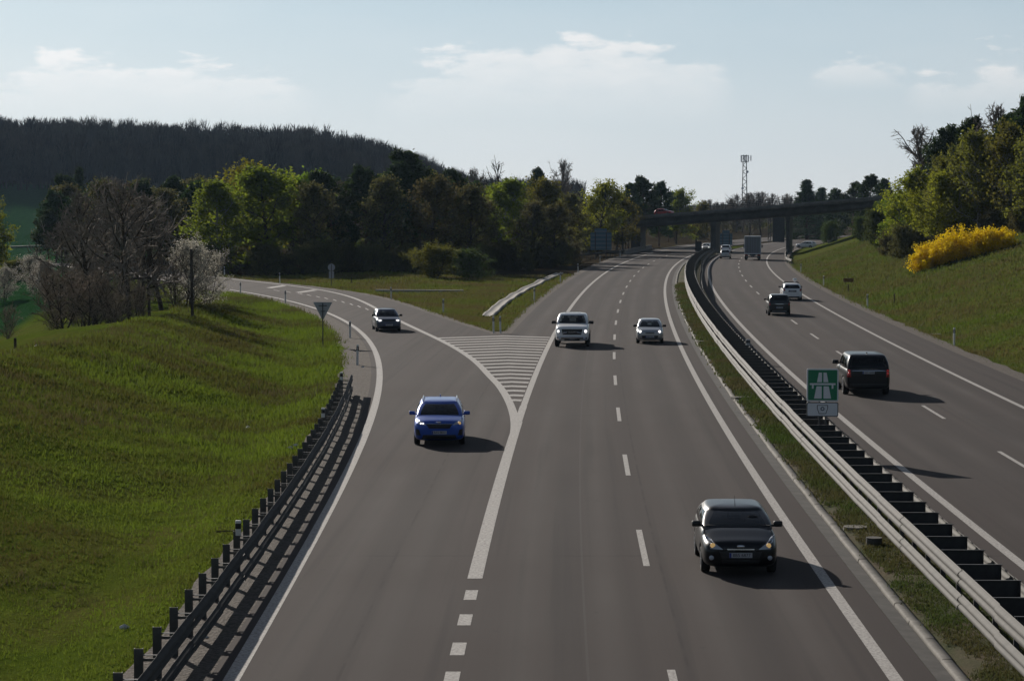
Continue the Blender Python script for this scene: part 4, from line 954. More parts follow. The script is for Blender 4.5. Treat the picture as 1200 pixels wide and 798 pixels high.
def mirror(parent, x, y, z, side, paint, sc=1.0):
    bm = bmesh.new(); bx(bm, (side * .13 * sc, 0, .02), (.21 * sc, .11 * sc, .135 * sc), .04 * sc); bx(bm, (side * .02, 0, -.02), (.10, .05, .05), .012)
    o = ob('mirror', mesh_bm('mirror', bm, paint, True), parent); o.location = (x, y, z)
    g = ob('mirror_glass', boxmesh('mirror_glass', GLASSD, ((side * .13 * sc, -.058 * sc, .02), (.16 * sc, .008, .10 * sc))), o); return o
def nplate(car, bvh, view, z, txt, w=.52, h=.11, x=0.0, m=None):
    p = decal(bvh, view, [(x - w / 2, z - h / 2), (x + w / 2, z - h / 2), (x + w / 2, z + h / 2), (x - w / 2, z + h / 2)], m or PLATE, car, 'number_plate', .02, 2, 1, flat=True)
    if not p: return
    me = p.data; ys = [v.co.y for v in me.vertices]; yy = max(ys) if view == 'front' else min(ys); sg = 1 if view == 'front' else -1
    t = ob('plate_text', text_mesh(txt, h * .95, INK, 'plate_text'), p); t.location = (x - sg * .02, yy + sg * .004, z); t.rotation_euler = (math.pi / 2, 0, math.pi if view == 'front' else 0)
    e = ob('plate_band', boxmesh('plate_band', EUBLUE, ((0, 0, 0), (.045, .006, h * .96))), p); e.location = (x + sg * (w / 2 - .025), yy, z)
def make_car(name, sp, paint, label, cat, loc, rz, group=None):
    car = empty(name, loc, rz); tag(car, label, cat, group); L, W = sp['L'], sp['W'] / 2
    me = car_body(sp, paint); ob('body', me, car); bvh = BVHTree.FromPolygons([v.co for v in me.vertices], [p.vertices[:] for p in me.polygons])
    ob('cabin', car_cabin(sp, paint), car); interior(sp, car)
    pane(sp, 0, .0, 1.0, .10, .95, car, 'windshield')
    pane(sp, 2, .02, .98, sp.get('rw0', .14), .92, car, 'rear_window')
    for e in (1, 3):
        for a, b in sp.get('sw', ((.03, .36), (.39, .70), (.73, .95))):
            if e == 3: a, b = 1 - b, 1 - a
            pane(sp, e, a, b, .14, .88, car, 'side_window')
    for ax in (sp['fa'], sp['ra']):
        for s in (-1, 1): wheel(car, s * (W - .115), L / 2 - ax, sp['wr'], s, sp.get('tw', .21))
    for s in (-1, 1): mirror(car, s * (W * .93), L / 2 - sp['cowl'] - .22, sp['belt'] + .05, s, sp.get('mirm', BLACKP), sp.get('mirs', 1.0))
    for s, view in ((-1, 'left'), (1, 'right')):
        for d in sp.get('doors', (sp['cowl'] + .25, lerp(sp['cowl'], L, .45), lerp(sp['cowl'], L, .75))):
            y = L / 2 - d; decal(bvh, view, [(y - .008, .38), (y + .008, .38), (y + .008, sp['belt'] - .06), (y - .008, sp['belt'] - .06)], BLACKP, car, 'door_gap', .003, 1, 6)
        for d in sp.get('handles', (lerp(sp['cowl'], L, .38), lerp(sp['cowl'], L, .66))):
            y = L / 2 - d; decal(bvh, view, [(y - .09, sp['belt'] - .15), (y + .09, sp['belt'] - .15), (y + .09, sp['belt'] - .12), (y - .09, sp['belt'] - .12)], sp.get('hm', BLACKP), car, 'door_handle', .025, 2, 1)
        decal(bvh, view, [(-L / 2 + sp['ra'] * 0 + L - sp['ra'] + .5 - 0, .27) if 0 else (L / 2 - sp['ra'] + sp['wr'] + .1, .24), (L / 2 - sp['fa'] - sp['wr'] - .1, .24), (L / 2 - sp['fa'] - sp['wr'] - .1, .30), (L / 2 - sp['ra'] + sp['wr'] + .1, .30)], BLACKP, car, 'sill_trim', .008, 8, 1)
    return car, bvh
def sym(bvh, view, cs, m, car, name, **k):
    r = []
    for s in (1, -1):
        q = [(s * a, z) for a, z in cs]; r.append(decal(bvh, view, q, m, car, name, **k))
    return r
def bulb(parent, bvh, view, x, z, r, m, name='bulb', off=.03):
    n = 12; D = Vector((0, -1 if view == 'front' else 1, 0)); h = bvh.ray_cast(Vector((x, -D.y * 6, z)), D)
    if h[0] is None: return
    bm = bmesh.new(); bmesh.ops.create_uvsphere(bm, u_segments=12, v_segments=8, radius=r); bmesh.ops.scale(bm, vec=(1, .35, 1), verts=bm.verts)
    o = ob(name, mesh_bm(name, bm, m, True), parent); o.location = h[0] - D * off * .6; return o
def front_bits(car, bvh, sp, kind, lit=None):
    W = sp['W'] / 2; hz = sp['hood']
    if kind == 'hatch_black':
        sym(bvh, 'front', [(.40, hz - .20), (.68, hz - .19), (.81, hz + .08), (.64, hz - .02)], LENS, car, 'headlight')
        for s in (1, -1): bulb(car, bvh, 'front', s * .63, hz - .115, .058, AMBER, 'headlight_bulb')
        decal(bvh, 'front', [(-.42, .42), (.42, .42), (.48, .58), (-.48, .58)], BLACKP, car, 'grille', off=.01, n=10)
        decal(bvh, 'front', [(-.40, .30), (.40, .30), (.44, .39), (-.44, .39)], BLACKP, car, 'intake', off=.008, n=8)
        decal(bvh, 'front', [(-.30, hz - .21), (.30, hz - .21), (.31, hz - .185), (-.31, hz - .185)], CHROME, car, 'chrome_strip', off=.014, n=8, k=1)
        for s in (1, -1):
            bulb(car, bvh, 'front', s * .66, .44, .055, LENS, 'fog_lamp')
        e = bulb(car, bvh, 'front', 0, hz - .135, .06, CHROME, 'emblem'); e.scale = (1.6, 1, .7)
        nplate(car, bvh, 'front', .50, '8B5 6877')
    if kind == 'crossover_blue':
        sym(bvh, 'front', [(.46, hz - .17), (.78, hz - .12), (.80, hz + .02), (.58, hz - .06)], LENS, car, 'headlight')
        for s in (1, -1):
            for dx in (.56, .64): bulb(car, bvh, 'front', s * dx, hz - .11, .032, LAMPON if s > 0 else LENS, 'headlight_bulb')
        bulb(car, bvh, 'front', -.70, hz - .10, .06, AMBER, 'indicator_bulb')
        decal(bvh, 'front', [(-.36, hz - .28), (.36, hz - .28), (.46, hz - .13), (-.46, hz - .13)], BLACKP, car, 'grille', off=.012, n=10)
        decal(bvh, 'front', [(-.50, hz - .125), (.50, hz - .125), (.50, hz - .11), (-.50, hz - .11)], CHROME, car, 'grille_trim', off=.016, n=10, k=1)
        decal(bvh, 'front', [(-.62, .26), (.62, .26), (.56, .42), (-.56, .42)], BLACKP, car, 'intake', off=.010, n=10)
        sym(bvh, 'front', [(.64, .40), (.80, .40), (.82, .62), (.70, .60)], BLACKP, car, 'air_curtain')
        e = bulb(car, bvh, 'front', 0, hz - .07, .05, CHROME, 'emblem'); e.scale = (1.5, 1, .7)
        nplate(car, bvh, 'front', .50, '8AS 9811')
    if kind == 'old_estate':
        ls = sym(bvh, 'front', [(.46, hz - .19), (.74, hz - .18), (.74, hz - .05), (.46, hz - .07)], LENS, car, 'headlight')
        for s in (1, -1): o = bulb(car, bvh, 'front', s * .58, hz - .125, .075, LAMPON, 'headlight_bulb'); o.scale = (1.5, 1, .8)
        decal(bvh, 'front', [(-.40, hz - .19), (.40, hz - .19), (.40, hz - .08), (-.40, hz - .08)], BLACKP, car, 'grille', off=.01, n=8)
        decal(bvh, 'front', [(-.74, .26), (.74, .26), (.74, .40), (-.74, .40)], BLACKP, car, 'bumper_strip', off=.012, n=12)
        nplate(car, bvh, 'front', .46, '5S2 1874')
    if kind == 'pickup':
        sym(bvh, 'front', [(.64, hz - .42), (.93, hz - .40), (.95, hz - .18), (.68, hz - .20)], LENS, car, 'headlight')
        for s, r in ((1, .08), (-1, .095)): bulb(car, bvh, 'front', s * .80, hz - .30, r, LAMPON, 'headlight_bulb')
        g = decal(bvh, 'front', [(-.54, hz - .50), (.54, hz - .50), (.62, hz - .17), (-.62, hz - .17)], BLACKP, car, 'grille', off=.014, n=12)
        for s in (1, -1): decal(bvh, 'front', [(s * .30, hz - .40), (s * .50, hz - .43), (s * .56, hz - .37), (s * .28, hz - .33)], CHROME, car, 'grille_wing', off=.03, n=6, k=2)
        h = bvh.ray_cast(Vector((0, 6, hz - .34)), Vector((0, -1, 0)))
        t = ob('grille_lettering', text_mesh('RAM', .17, CHROME, 'grille_lettering'), car); t.location = (0, h[0].y + .03, hz - .36); t.rotation_euler = (math.pi / 2, 0, math.pi); t.scale = (1.2, 1, 1)
        decal(bvh, 'front', [(-.88, .50), (.88, .50), (.90, .64), (-.90, .64)], CHROME, car, 'bumper', off=.05, n=14)
        decal(bvh, 'front', [(-.45, .43), (.45, .43), (.45, .50), (-.45, .50)], BLACKP, car, 'intake', off=.03, n=8)
        for s in (1, -1): bulb(car, bvh, 'front', s * .72, .53, .07, LENS, 'fog_lamp', .11)
        nplate(car, bvh, 'front', .56, '2SD 44', .36, .16)
    if kind == 'hatch_silver':
        sym(bvh, 'front', [(.36, hz - .19), (.68, hz - .17), (.74, hz + .01), (.54, hz - .06)], LENS, car, 'headlight')
        for s in (1, -1): bulb(car, bvh, 'front', s * .58, hz - .12, .085, LAMPON, 'headlight_bulb')
        decal(bvh, 'front', [(-.45, .34), (.45, .34), (.52, .50), (-.52, .50)], BLACKP, car, 'intake', off=.012, n=10)
        decal(bvh, 'front', [(-.26, hz - .22), (.26, hz - .22), (.28, hz - .16), (-.28, hz - .16)], BLACKP, car, 'grille', off=.012, n=8)
        nplate(car, bvh, 'front', .43, '3B2 7461')
def rear_bits(car, bvh, sp, kind):
    z = sp.get('beltr', sp['belt'])
    if kind == 'suv':
        for s in (1, -1):
            l = decal(bvh, 'rear', [(s * .76, z - .40), (s * .93, z - .40), (s * .93, z - .04), (s * .78, z - .04)], REDL, car, 'tail_lamp', off=.02, n=4)
            bulb(car, bvh, 'rear', s * .84, z - .12, .05, REDON, 'tail_bulb', .04); bulb(car, bvh, 'rear', s * .84, z - .24, .05, REDON, 'tail_bulb', .04)
        decal(bvh, 'rear', [(-.72, z - .125), (.72, z - .125), (.72, z - .10), (-.72, z - .10)], CHROME, car, 'chrome_strip', off=.02, n=12, k=1)
        h = bvh.ray_cast(Vector((0, -6, z - .06)), Vector((0, 1, 0))); t = ob('tailgate_lettering', text_mesh('R A N G E   R O V E R', .085, CHROME, 'tailgate_lettering'), car); t.location = (0, h[0].y - .03, z - .055); t.rotation_euler = (math.pi / 2, 0, 0)
        decal(bvh, 'rear', [(-.80, .36), (.80, .36), (.82, .56), (-.82, .56)], BLACKP, car, 'bumper', off=.03, n=12)
        nplate(car, bvh, 'rear', z - .20, '1BC 2846')
    if kind == 'mpv':
        for s in (1, -1): decal(bvh, 'rear', [(s * .66, z - .28), (s * .82, z - .28), (s * .82, z - .02), (s * .68, z - .02)], REDL, car, 'tail_lamp', off=.02, n=4)
        decal(bvh, 'rear', [(-.30, z - .20), (.30, z - .20), (.30, z - .16), (-.30, z - .16)], CHROME, car, 'chrome_strip', off=.02, n=6, k=1)
        decal(bvh, 'rear', [(-.55, .30), (.55, .30), (.55, .36), (-.55, .36)], SGREY, car, 'bumper_strip', off=.02, n=8, k=1)
        nplate(car, bvh, 'rear', .62, '4S7 3305')
    if kind == 'estate':
        for s in (1, -1): decal(bvh, 'rear', [(s * .62, z - .22), (s * .82, z - .22), (s * .83, z - .0), (s * .66, z - .0)], REDL, car, 'tail_lamp', off=.02, n=4)
        decal(bvh, 'rear', [(-.34, z - .30), (.34, z - .30), (.34, z - .14), (-.34, z - .14)], BLACKP, car, 'plate_recess', off=.01, n=6)
        decal(bvh, 'rear', [(-.60, .28), (.60, .28), (.60, .36), (-.60, .36)], BLACKP, car, 'bumper_strip', off=.02, n=8, k=1)
        nplate(car, bvh, 'rear', z - .22, '6A1 9940')
    if kind == 'plain':
        for s in (1, -1): decal(bvh, 'rear', [(s * .60, z - .25), (s * .80, z - .25), (s * .80, z - .03), (s * .62, z - .03)], REDL, car, 'tail_lamp', off=.02, n=4)
        nplate(car, bvh, 'rear', .60, '7T3 1182')
def heading(f, y): return math.atan2(float(f(y + 3) - f(y - 3)), 6.0)
def spot(px, py, sp, f, front=True, dx=0.0):
    """contact of the nearest axle seen at a pixel -> car centre and yaw"""
    p = at(px, py); h = heading(f, p.y); d = Vector((math.sin(h), math.cos(h), 0))           # direction of the lane away from the camera
    if front: return p + d * (sp['L'] / 2 - sp['fa'] + .30), math.pi - h
    return p + d * (sp['L'] / 2 - (sp['L'] - sp['ra']) + .30), -h
IL = lambda y: X('IL', y); OR = lambda y: X('OR', y)
PB = m_paintcar('paint_black', (.004, .0045, .006), .0, .35, .02)
for _n in ('Specular IOR Level', 'Coat Weight'): PB.node_tree.nodes['Principled BSDF'].inputs[_n].default_value = .28
PBL = m_paintcar('paint_blue', (.006, .068, .40), .35); PNV = m_paintcar('paint_slate_blue', (.060, .075, .115), .5)
PWH = m_paintcar('paint_white', (.78, .79, .80), 0.0, .3, .04); PSV = m_paintcar('paint_silver', (.42, .43, .44), .6, .3); PGR = m_paintcar('paint_graphite', (.012, .013, .015), .1, .35, .03); PRD = m_paintcar('paint_red', (.36, .018, .015), .1)
# black hatchback, nearest
S1 = dict(L=3.98, W=1.74, H=1.39, hood=.83, belt=.99, beltr=1.04, cowl=.92, wst=1.78, rft=3.40, rb=3.86, fa=.80, ra=3.29, wr=.305, wt=.79, wb=.95)
l, r = spot(866, 672, S1, IL); c1, b1 = make_car('hatchback', S1, PB, 'black five door hatchback with amber headlights, nearest the camera', 'car', l, r); front_bits(c1, b1, S1, 'hatch_black')
bm = bmesh.new(); cyl(bm, (0, 1.99 - 1.85, 1.36), (0, 1.99 - 2.05, 1.60), .008, .004, 6); ob('antenna', mesh_bm('antenna', bm, BLACKP), c1)
# blue estate with roof rails
S2 = dict(L=4.45, W=1.80, H=1.47, hood=.92, belt=1.00, beltr=1.05, cowl=1.08, wst=1.86, rft=3.95, rb=4.32, fa=.88, ra=3.53, wr=.32, wt=.77, mirm=PBL)
l, r = spot(515, 521.5, S2, lambda y: RLx(y)); c2, b2 = make_car('estate_car', S2, PBL, 'bright blue estate car with roof rails driving on the slip road', 'car', l, r); front_bits(c2, b2, S2, 'crossover_blue')
for s in (-1, 1):
    bm = bmesh.new(); P = [(s * .60, .25, 1.405), (s * .61, .05, 1.49), (s * .60, -1.2, 1.495), (s * .59, -1.55, 1.42)]
    for a, b in zip(P, P[1:]): cyl(bm, a, b, .022, n=8)
    ob('roof_rail', mesh_bm('roof_rail', bm, CHROME), c2)
ob('roof_fin', boxmesh('roof_fin', PBL, ((0, -1.5, 1.49), (.03, .16, .07)), bev=.012), c2)
# dark blue older estate
S3 = dict(L=4.15, W=1.70, H=1.45, hood=.88, belt=.97, beltr=1.0, cowl=1.15, wst=1.85, rft=3.75, rb=4.05, fa=.80, ra=3.32, wr=.30, wt=.77, clear=.17)
l, r = spot(455, 388.5, S3, lambda y: (RLx(y) + RRx(y)) / 2); c3, b3 = make_car('estate_car', S3, PNV, 'dark slate blue older car with bright headlights farthest up the slip road', 'car', l, r); front_bits(c3, b3, S3, 'old_estate')
# white pickup
S4 = dict(L=5.80, W=2.02, H=1.93, hood=1.26, belt=1.33, beltr=1.35, cowl=1.55, wst=2.25, rft=3.75, rb=4.00, fa=1.0, ra=4.55, wr=.41, wt=.83, wb=.95, clear=.36, tw=.28, nose=.06, sw=((.04, .45), (.49, .93)), mirs=1.35, doors=(1.75, 2.85, 3.9), handles=(2.6, 3.65), hm=CHROME)
l, r = spot(670.5, 406.5, S4, lambda y: X('OL', y)); c4, b4 = make_car('pickup_truck', S4, PWH, 'large white pickup truck with dark grille on the oncoming carriageway', 'pickup', l, r); front_bits(c4, b4, S4, 'pickup')
ob('sunroof', boxmesh('sunroof', GLASSD, ((0, -.15, 1.93), (.95, .55, .02)), bev=.005), c4)
bedy = 2.9 - 4.95; ob('bed_floor', boxmesh('bed_floor', BLACKP, ((0, bedy, 1.395), (1.5, 1.5, .02))), c4)
# silver hatchback
S5 = dict(L=3.83, W=1.66, H=1.43, hood=.86, belt=.97, beltr=1.0, cowl=.95, wst=1.72, rft=3.25, rb=3.72, fa=.72, ra=3.16, wr=.29, wt=.77)
l, r = spot(761.5, 402.5, S5, IL); c5, b5 = make_car('hatchback', S5, PSV, 'small silver hatchback with lit headlights behind the white pickup', 'car', l, r); front_bits(c5, b5, S5, 'hatch_silver')
# black off-roader driving away
S6 = dict(L=5.0, W=1.99, H=1.84, hood=1.12, belt=1.22, beltr=1.24, cowl=1.35, wst=2.0, rft=4.55, rb=4.92, fa=.92, ra=3.84, wr=.39, wt=.83, wb=.95, clear=.27, tw=.27, tail=.05, mirs=1.35, rw0=.06, mirm=PB)
l, r = spot(1015, 462.5, S6, OR, False); c6, b6 = make_car('off_roader', S6, PB, 'big black luxury off-roader driving away behind the green motorway sign', 'car', l, r); rear_bits(c6, b6, S6, 'suv')
ob('roof_fin', boxmesh('roof_fin', PB, ((0, -1.7, 1.86), (.04, .2, .08)), bev=.015), c6)
# dark compact van-like car
S7 = dict(L=4.10, W=1.72, H=1.61, hood=.98, belt=1.06, beltr=1.06, cowl=1.0, wst=1.75, rft=3.75, rb=4.02, fa=.82, ra=3.40, wr=.31, wt=.79, tail=.05)
l, r = spot(913, 369.8, S7, OR, False); c7, b7 = make_car('minivan', S7, PGR, 'dark grey compact minivan driving away in the left lane', 'car', l, r); rear_bits(c7, b7, S7, 'mpv')
# white estate with roof load
S8 = dict(L=4.55, W=1.78, H=1.50, hood=.92, belt=1.03, beltr=1.06, cowl=1.1, wst=1.9, rft=4.1, rb=4.45, fa=.88, ra=3.55, wr=.32, wt=.78, tail=.05)
l, r = spot(928, 352, S8, OR, False); c8, b8 = make_car('estate_car', S8, PWH, 'white estate car with roof bars driving away on the right', 'car', l, r); rear_bits(c8, b8, S8, 'estate')
for yy in (.1, -.9): ob('roof_bar', boxmesh('roof_bar', BLACKP, ((0, yy, 1.56), (1.25, .06, .05)), ((-.58, yy, 1.51), (.05, .06, .12)), ((.58, yy, 1.51), (.05, .06, .12))), c8)
bm = bmesh.new(); cyl(bm, (.30, -.7, 1.585), (.30, -.7, 1.70), .10, .08, 10); bx(bm, (.30, -.7, 1.80), (.34, .26, .24), .07); ob('roof_load', mesh_bm('roof_load', bm, PWH, True), c8)
# far silver car, white van roof behind it, far white cars
l, r = spot(850, 303.4, S5, OR, False); c9, b9 = make_car('hatchback', S5, PSV, 'far silver hatchback driving away beside the lorry', 'car', l, r); rear_bits(c9, b9, S5, 'plain')
l, r = spot(850.5, 297.2, S8, OR, False); c10, b10 = make_car('estate_car', S8, PWH, 'far white car just ahead of the silver hatchback near the bridge', 'car', l, r); rear_bits(c10, b10, S8, 'plain')
l, r = spot(827, 294.6, S5, IL); c11, b11 = make_car('hatchback', S5, PWH, 'far white car on the oncoming carriageway beneath the bridge', 'car', l, r); front_bits(c11, b11, S5, 'hatch_silver')
q = Vector((57.2, 448.0, 0)); q.z = gz(q.x, q.y); c12, b12 = make_car('hatchback', S5, PWH, 'white parked car peeping over the right slope beyond the bridge', 'car', q + Vector((0, 0, .05)), 1.0); front_bits(c12, b12, S5, 'hatch_silver')
P0, bu, bw, bzs, bang = BR; S13 = dict(S5); S13.update(L=3.4, H=1.45, ra=2.75, rft=2.9, rb=3.3)
q = P0 + bu * 4.4 + bw * 2.6; q.z = bzs(4.4) + 1.56; c13, b13 = make_car('hatchback', S13, PRD, 'small red car crossing the overpass', 'car', q, bang - math.pi / 2); c13.rotation_euler = (0.0, 0, bang - math.pi / 2)
c13.rotation_euler[0] = math.atan(.067)
def lorry():
    L = 7.4; p = at(882, 305); h = heading(OR, p.y); d = Vector((math.sin(h), math.cos(h), 0)); s = empty('lorry', p + d * (L / 2 - .9), -h); tag(s, 'grey box lorry driving away toward the bridge', 'lorry')
    TA = mat('tarpaulin_grey', (.21, .225, .25), .55); w = 1.24
    bm = bmesh.new(); bx(bm, (0, -.75, 2.30), (2 * w, 5.9, 2.65), .05); bx_ = ob('cargo_box', mesh_bm('cargo_box', bm, TA), s)
    y0 = -.75 - 2.95
    for c, sz in (((0, y0 - .015, 3.60), (2.5, .05, .10)), ((0, y0 - .015, 1.0), (2.5, .05, .12)), ((-1.21, y0 - .015, 2.3), (.08, .05, 2.5)), ((1.21, y0 - .015, 2.3), (.08, .05, 2.5))): ob('door_frame', boxmesh('door_frame', SWHITE, (c, sz)), s)
    ob('door_gap', boxmesh('door_gap', BLACKP, ((0, y0 - .005, 2.3), (.02, .02, 2.4))), s)
    for dx in (-.35, .35, -.8, .8): ob('lock_bar', boxmesh('lock_bar', GALV, ((dx, y0 - .03, 2.3), (.03, .03, 2.4))), s)
    ob('chassis', boxmesh('chassis', BLACKP, ((0, 0, .78), (.9, 7.0, .25))), s); ob('underrun_bar', boxmesh('underrun_bar', GALVD, ((0, y0 + .1, .52), (2.3, .10, .14))), s)
    for sx in (-1, 1):
        ob('tail_lamp', boxmesh('tail_lamp', REDL, ((sx * .95, y0 - .0, .78), (.42, .06, .14))), s); ob('mud_flap', boxmesh('mud_flap', RUBBER, ((sx * .95, y0 + .55, .5), (.5, .02, .55))), s)
        for yy in (-2.4, 2.4): wheel(s, sx * 1.0, yy, .48, sx, .34)
    bm = bmesh.new(); bx(bm, (0, 3.1, 1.65), (2.3, 1.4, 2.0), .12); ob('cab', mesh_bm('cab', bm, PWH), s); ob('cab_windshield', boxmesh('cab_windshield', GLASSD, ((0, 3.8, 2.1), (2.0, .04, .8))), s)
    for sx in (-1, 1): ob('mirror', boxmesh('mirror', BLACKP, ((sx * 1.38, 3.5, 2.0), (.2, .12, .5))), s)
    nplate_m = ob('number_plate', boxmesh('number_plate', PLATE, ((0, y0 - .02, .62), (.52, .02, .11))), s)
lorry()

# ------------------------------------------------------------------ vegetation
def tube_mesh(name, segs, m, k=5):
    S = np.array(segs, float); a = S[:, :3]; b = S[:, 3:6]; r0 = S[:, 6]; r1 = S[:, 7]; d = b - a; ln = np.linalg.norm(d, axis=1, keepdims=True); d = d / np.maximum(ln, 1e-6)
    up = np.where(np.abs(d[:, 2:3]) > .9, np.array([[1., 0, 0]]), np.array([[0., 0, 1.]])); u = np.cross(d, up); u /= np.maximum(np.linalg.norm(u, axis=1, keepdims=True), 1e-6); v = np.cross(d, u)
    n = len(S); V = np.zeros((n, 2 * k, 3))
    for i in range(k):
        an = 2 * math.pi * i / k; o = u * math.cos(an) + v * math.sin(an); V[:, i] = a + o * r0[:, None]; V[:, k + i] = b + o * r1[:, None]
    base = np.arange(n)[:, None, None] * 2 * k; q = np.array([[i, (i + 1) % k, k + (i + 1) % k, k + i] for i in range(k)])[None]
    return mesh_np(name, V.reshape(-1, 3), (base + q).reshape(-1, 4), m, smooth=True)
def leaf_mesh(name, cen, size, m, rng, aspect=.6, tint=None, up=.3):
    n = len(cen); nr = rng.normal(size=(n, 3)); nr[:, 2] += up; nr /= np.linalg.norm(nr, axis=1, keepdims=True); t = rng.normal(size=(n, 3)); u = np.cross(nr, t); u /= np.maximum(np.linalg.norm(u, axis=1, keepdims=True), 1e-6); v = np.cross(nr, u)
    s = (size * rng.uniform(.6, 1.35, n))[:, None]; V = np.stack([cen - u * s, cen - v * s * aspect, cen + u * s, cen + v * s * aspect], 1).reshape(-1, 3)
    tv = np.repeat(tint if tint is not None else rng.random(n), 4); return mesh_np(name, V, np.arange(4 * n).reshape(-1, 4), m, tint=tv)
def path(rng, p, d, L, r0, r1, n, wander, lift, segs):
    pts = [p]; d = d / np.linalg.norm(d)
    for i in range(n):
        d = d + rng.normal(size=3) * wander + np.array([0, 0, lift]); d /= np.linalg.norm(d); q = pts[-1] + d * L / n
        segs.append((*pts[-1], *q, lerp(r0, r1, i / n), lerp(r0, r1, (i + 1) / n))); pts.append(q)
    return pts
def dirv(az, el): return np.array([math.cos(az) * math.cos(el), math.sin(az) * math.cos(el), math.sin(el)])
def gen_decid(seed, h, rad, clear=.25, nb=20, n2=6, n3=4, el=(.35, 1.1), round_=1.0, n4=0, stems=1, tk=1.0):
    rng = np.random.default_rng(seed); segs = []; twigs = []; tips = []
    for st in range(stems):
        lean = rng.normal(size=3) * (.06 if stems == 1 else .25); lean[2] = 1; p0 = np.array([0, 0, -.4]) if stems == 1 else np.array([rng.normal() * .25, rng.normal() * .25, -.3])
        tr = path(rng, p0, lean, h * .93, h * .021 / stems ** .4, h * .004, 9, .05, .06, segs)
        az = rng.random() * 6
        for b in range(nb):
            t = clear + (.97 - clear) * ((b + rng.random() * .8) / nb); f = t * 9; i = min(int(f), 8); p = tr[i] + (tr[i + 1] - tr[i]) * (f - i); az += 2.4 + rng.normal() * .3
            u = (t - clear) / (1 - clear); prof = (math.sin(math.pi * min(1, (u * .78 + .24))) ** .75) * round_ + (1 - round_) * (1 - u)
            L = rad * prof * rng.uniform(.75, 1.15) + .2; e = lerp(el[0], el[1], u) + rng.normal() * .12
            br = path(rng, p, dirv(az, e), L, h * .0095 * (1 - .5 * u), h * .003, 5, .10, .05, segs)
            for c in range(n2):
                k = 1 + (c * 4 // n2); k = min(k, 4); q = br[k] + (br[k + 1] - br[k]) * rng.random(); dd = br[k + 1] - br[k]; dd = dd / np.linalg.norm(dd) + rng.normal(size=3) * .65; l2 = L * rng.uniform(.22, .45) + .25
                tw = path(rng, q, dd, l2, h * .0032 * tk, h * .0016 * tk, 3, .15, .04, twigs)
                for g in range(n3):
                    j = rng.integers(0, 3); w = tw[j] + (tw[j + 1] - tw[j]) * rng.random(); d3 = (tw[j + 1] - tw[j]); d3 = d3 / np.linalg.norm(d3) + rng.normal(size=3) * .7; t3 = path(rng, w, d3, l2 * rng.uniform(.3, .7), h * .0017 * tk, h * .0010 * tk, 2, .2, .02, twigs); tips.append(t3[-1]); tips.append((t3[0] + t3[1]) / 2)
                    for g4 in range(n4): path(rng, t3[rng.integers(0, 2)], d3 + rng.normal(size=3) * .6, l2 * rng.uniform(.25, .5), h * .0011 * tk, h * .0007 * tk, 1, .2, .02, twigs)
                tips.append(tw[-1])
    return segs, twigs, np.array(tips), rng
def gen_conif(seed, h, rad, clear, nb, droop, pine):
    rng = np.random.default_rng(seed); segs = []; tw = []; tips = []
    tr = path(rng, np.array([0, 0, -.4]), np.array([rng.normal() * .03, rng.normal() * .03, 1]), h + .3, h * .017, h * .002, 10, .02 if not pine else .05, .08, segs); az = 0
    for b in range(nb):
        t = clear + (.985 - clear) * ((b + rng.random()) / nb); f = t * 10; i = min(int(f), 9); p = tr[i] + (tr[i + 1] - tr[i]) * (f - i); az += 2.4 + rng.normal() * .3; u = (t - clear) / (1 - clear)
        prof = (1 - u) ** 1.1 * 1.0 + .03 if not pine else (math.sin(math.pi * min(1, u * .72 + .24)) ** .8)
        L = rad * prof * rng.uniform(.7, 1.2); e = lerp(-droop, .7, u) if not pine else lerp(.05, .8, u) + rng.normal() * .15
        br = path(rng, p, dirv(az, e), L, h * .006, h * .0015, 5, .06, .05, segs)
        for c in range(7 if not pine else 6):
            k = rng.integers(1 if not pine else 2, 5); q = br[k] + (br[k + 1] - br[k]) * rng.random(); dd = br[k + 1] - br[k]; dd = dd / np.linalg.norm(dd) + rng.normal(size=3) * (.55 if not pine else .8); t2 = path(rng, q, dd, L * .25 + .15, h * .002, h * .001, 2, .1, 0 if not pine else .12, tw); tips += [t2[0], t2[1], t2[2], (t2[1] + t2[2]) / 2]
        tips.append(br[-1])
    return segs, tw, np.array(tips), rng
def leaves_for(tips, rng, per, sig, size, m, name='crown', aspect=.6, up=.3):
    ci = np.repeat(np.arange(len(tips)), per); cl = rng.random(len(tips)); cen = tips[ci] + rng.normal(size=(len(ci), 3)) * sig; t = np.clip(cl[ci] * .7 + rng.random(len(ci)) * .4, 0, 1)
    return leaf_mesh(name, cen, np.full(len(ci), size), m, rng, aspect, t, up)
LG1 = m_leaf('leaf_fresh_green', (.105, .155, .012), (.185, .235, .024), .6); LG2 = m_leaf('leaf_yellow_green', (.150, .165, .012), (.235, .235, .024), .6); LOL = m_leaf('leaf_olive', (.090, .092, .016), (.165, .155, .026), .55)
LPN = m_leaf('needles_dark', (.022, .042, .015), (.060, .092, .027), .28); LBR = m_leaf('buds_brown', (.064, .064, .024), (.135, .124, .044), .45); LFO = m_leaf('forsythia_flower', (.60, .49, .006), (.86, .74, .020), .45, .1)
LWH = m_leaf('blossom_white', (.22, .195, .155), (.52, .49, .43), .45, .2); LDG = m_leaf('leaf_dull_green', (.045, .066, .016), (.085, .105, .026), .4)
PROTO = {}
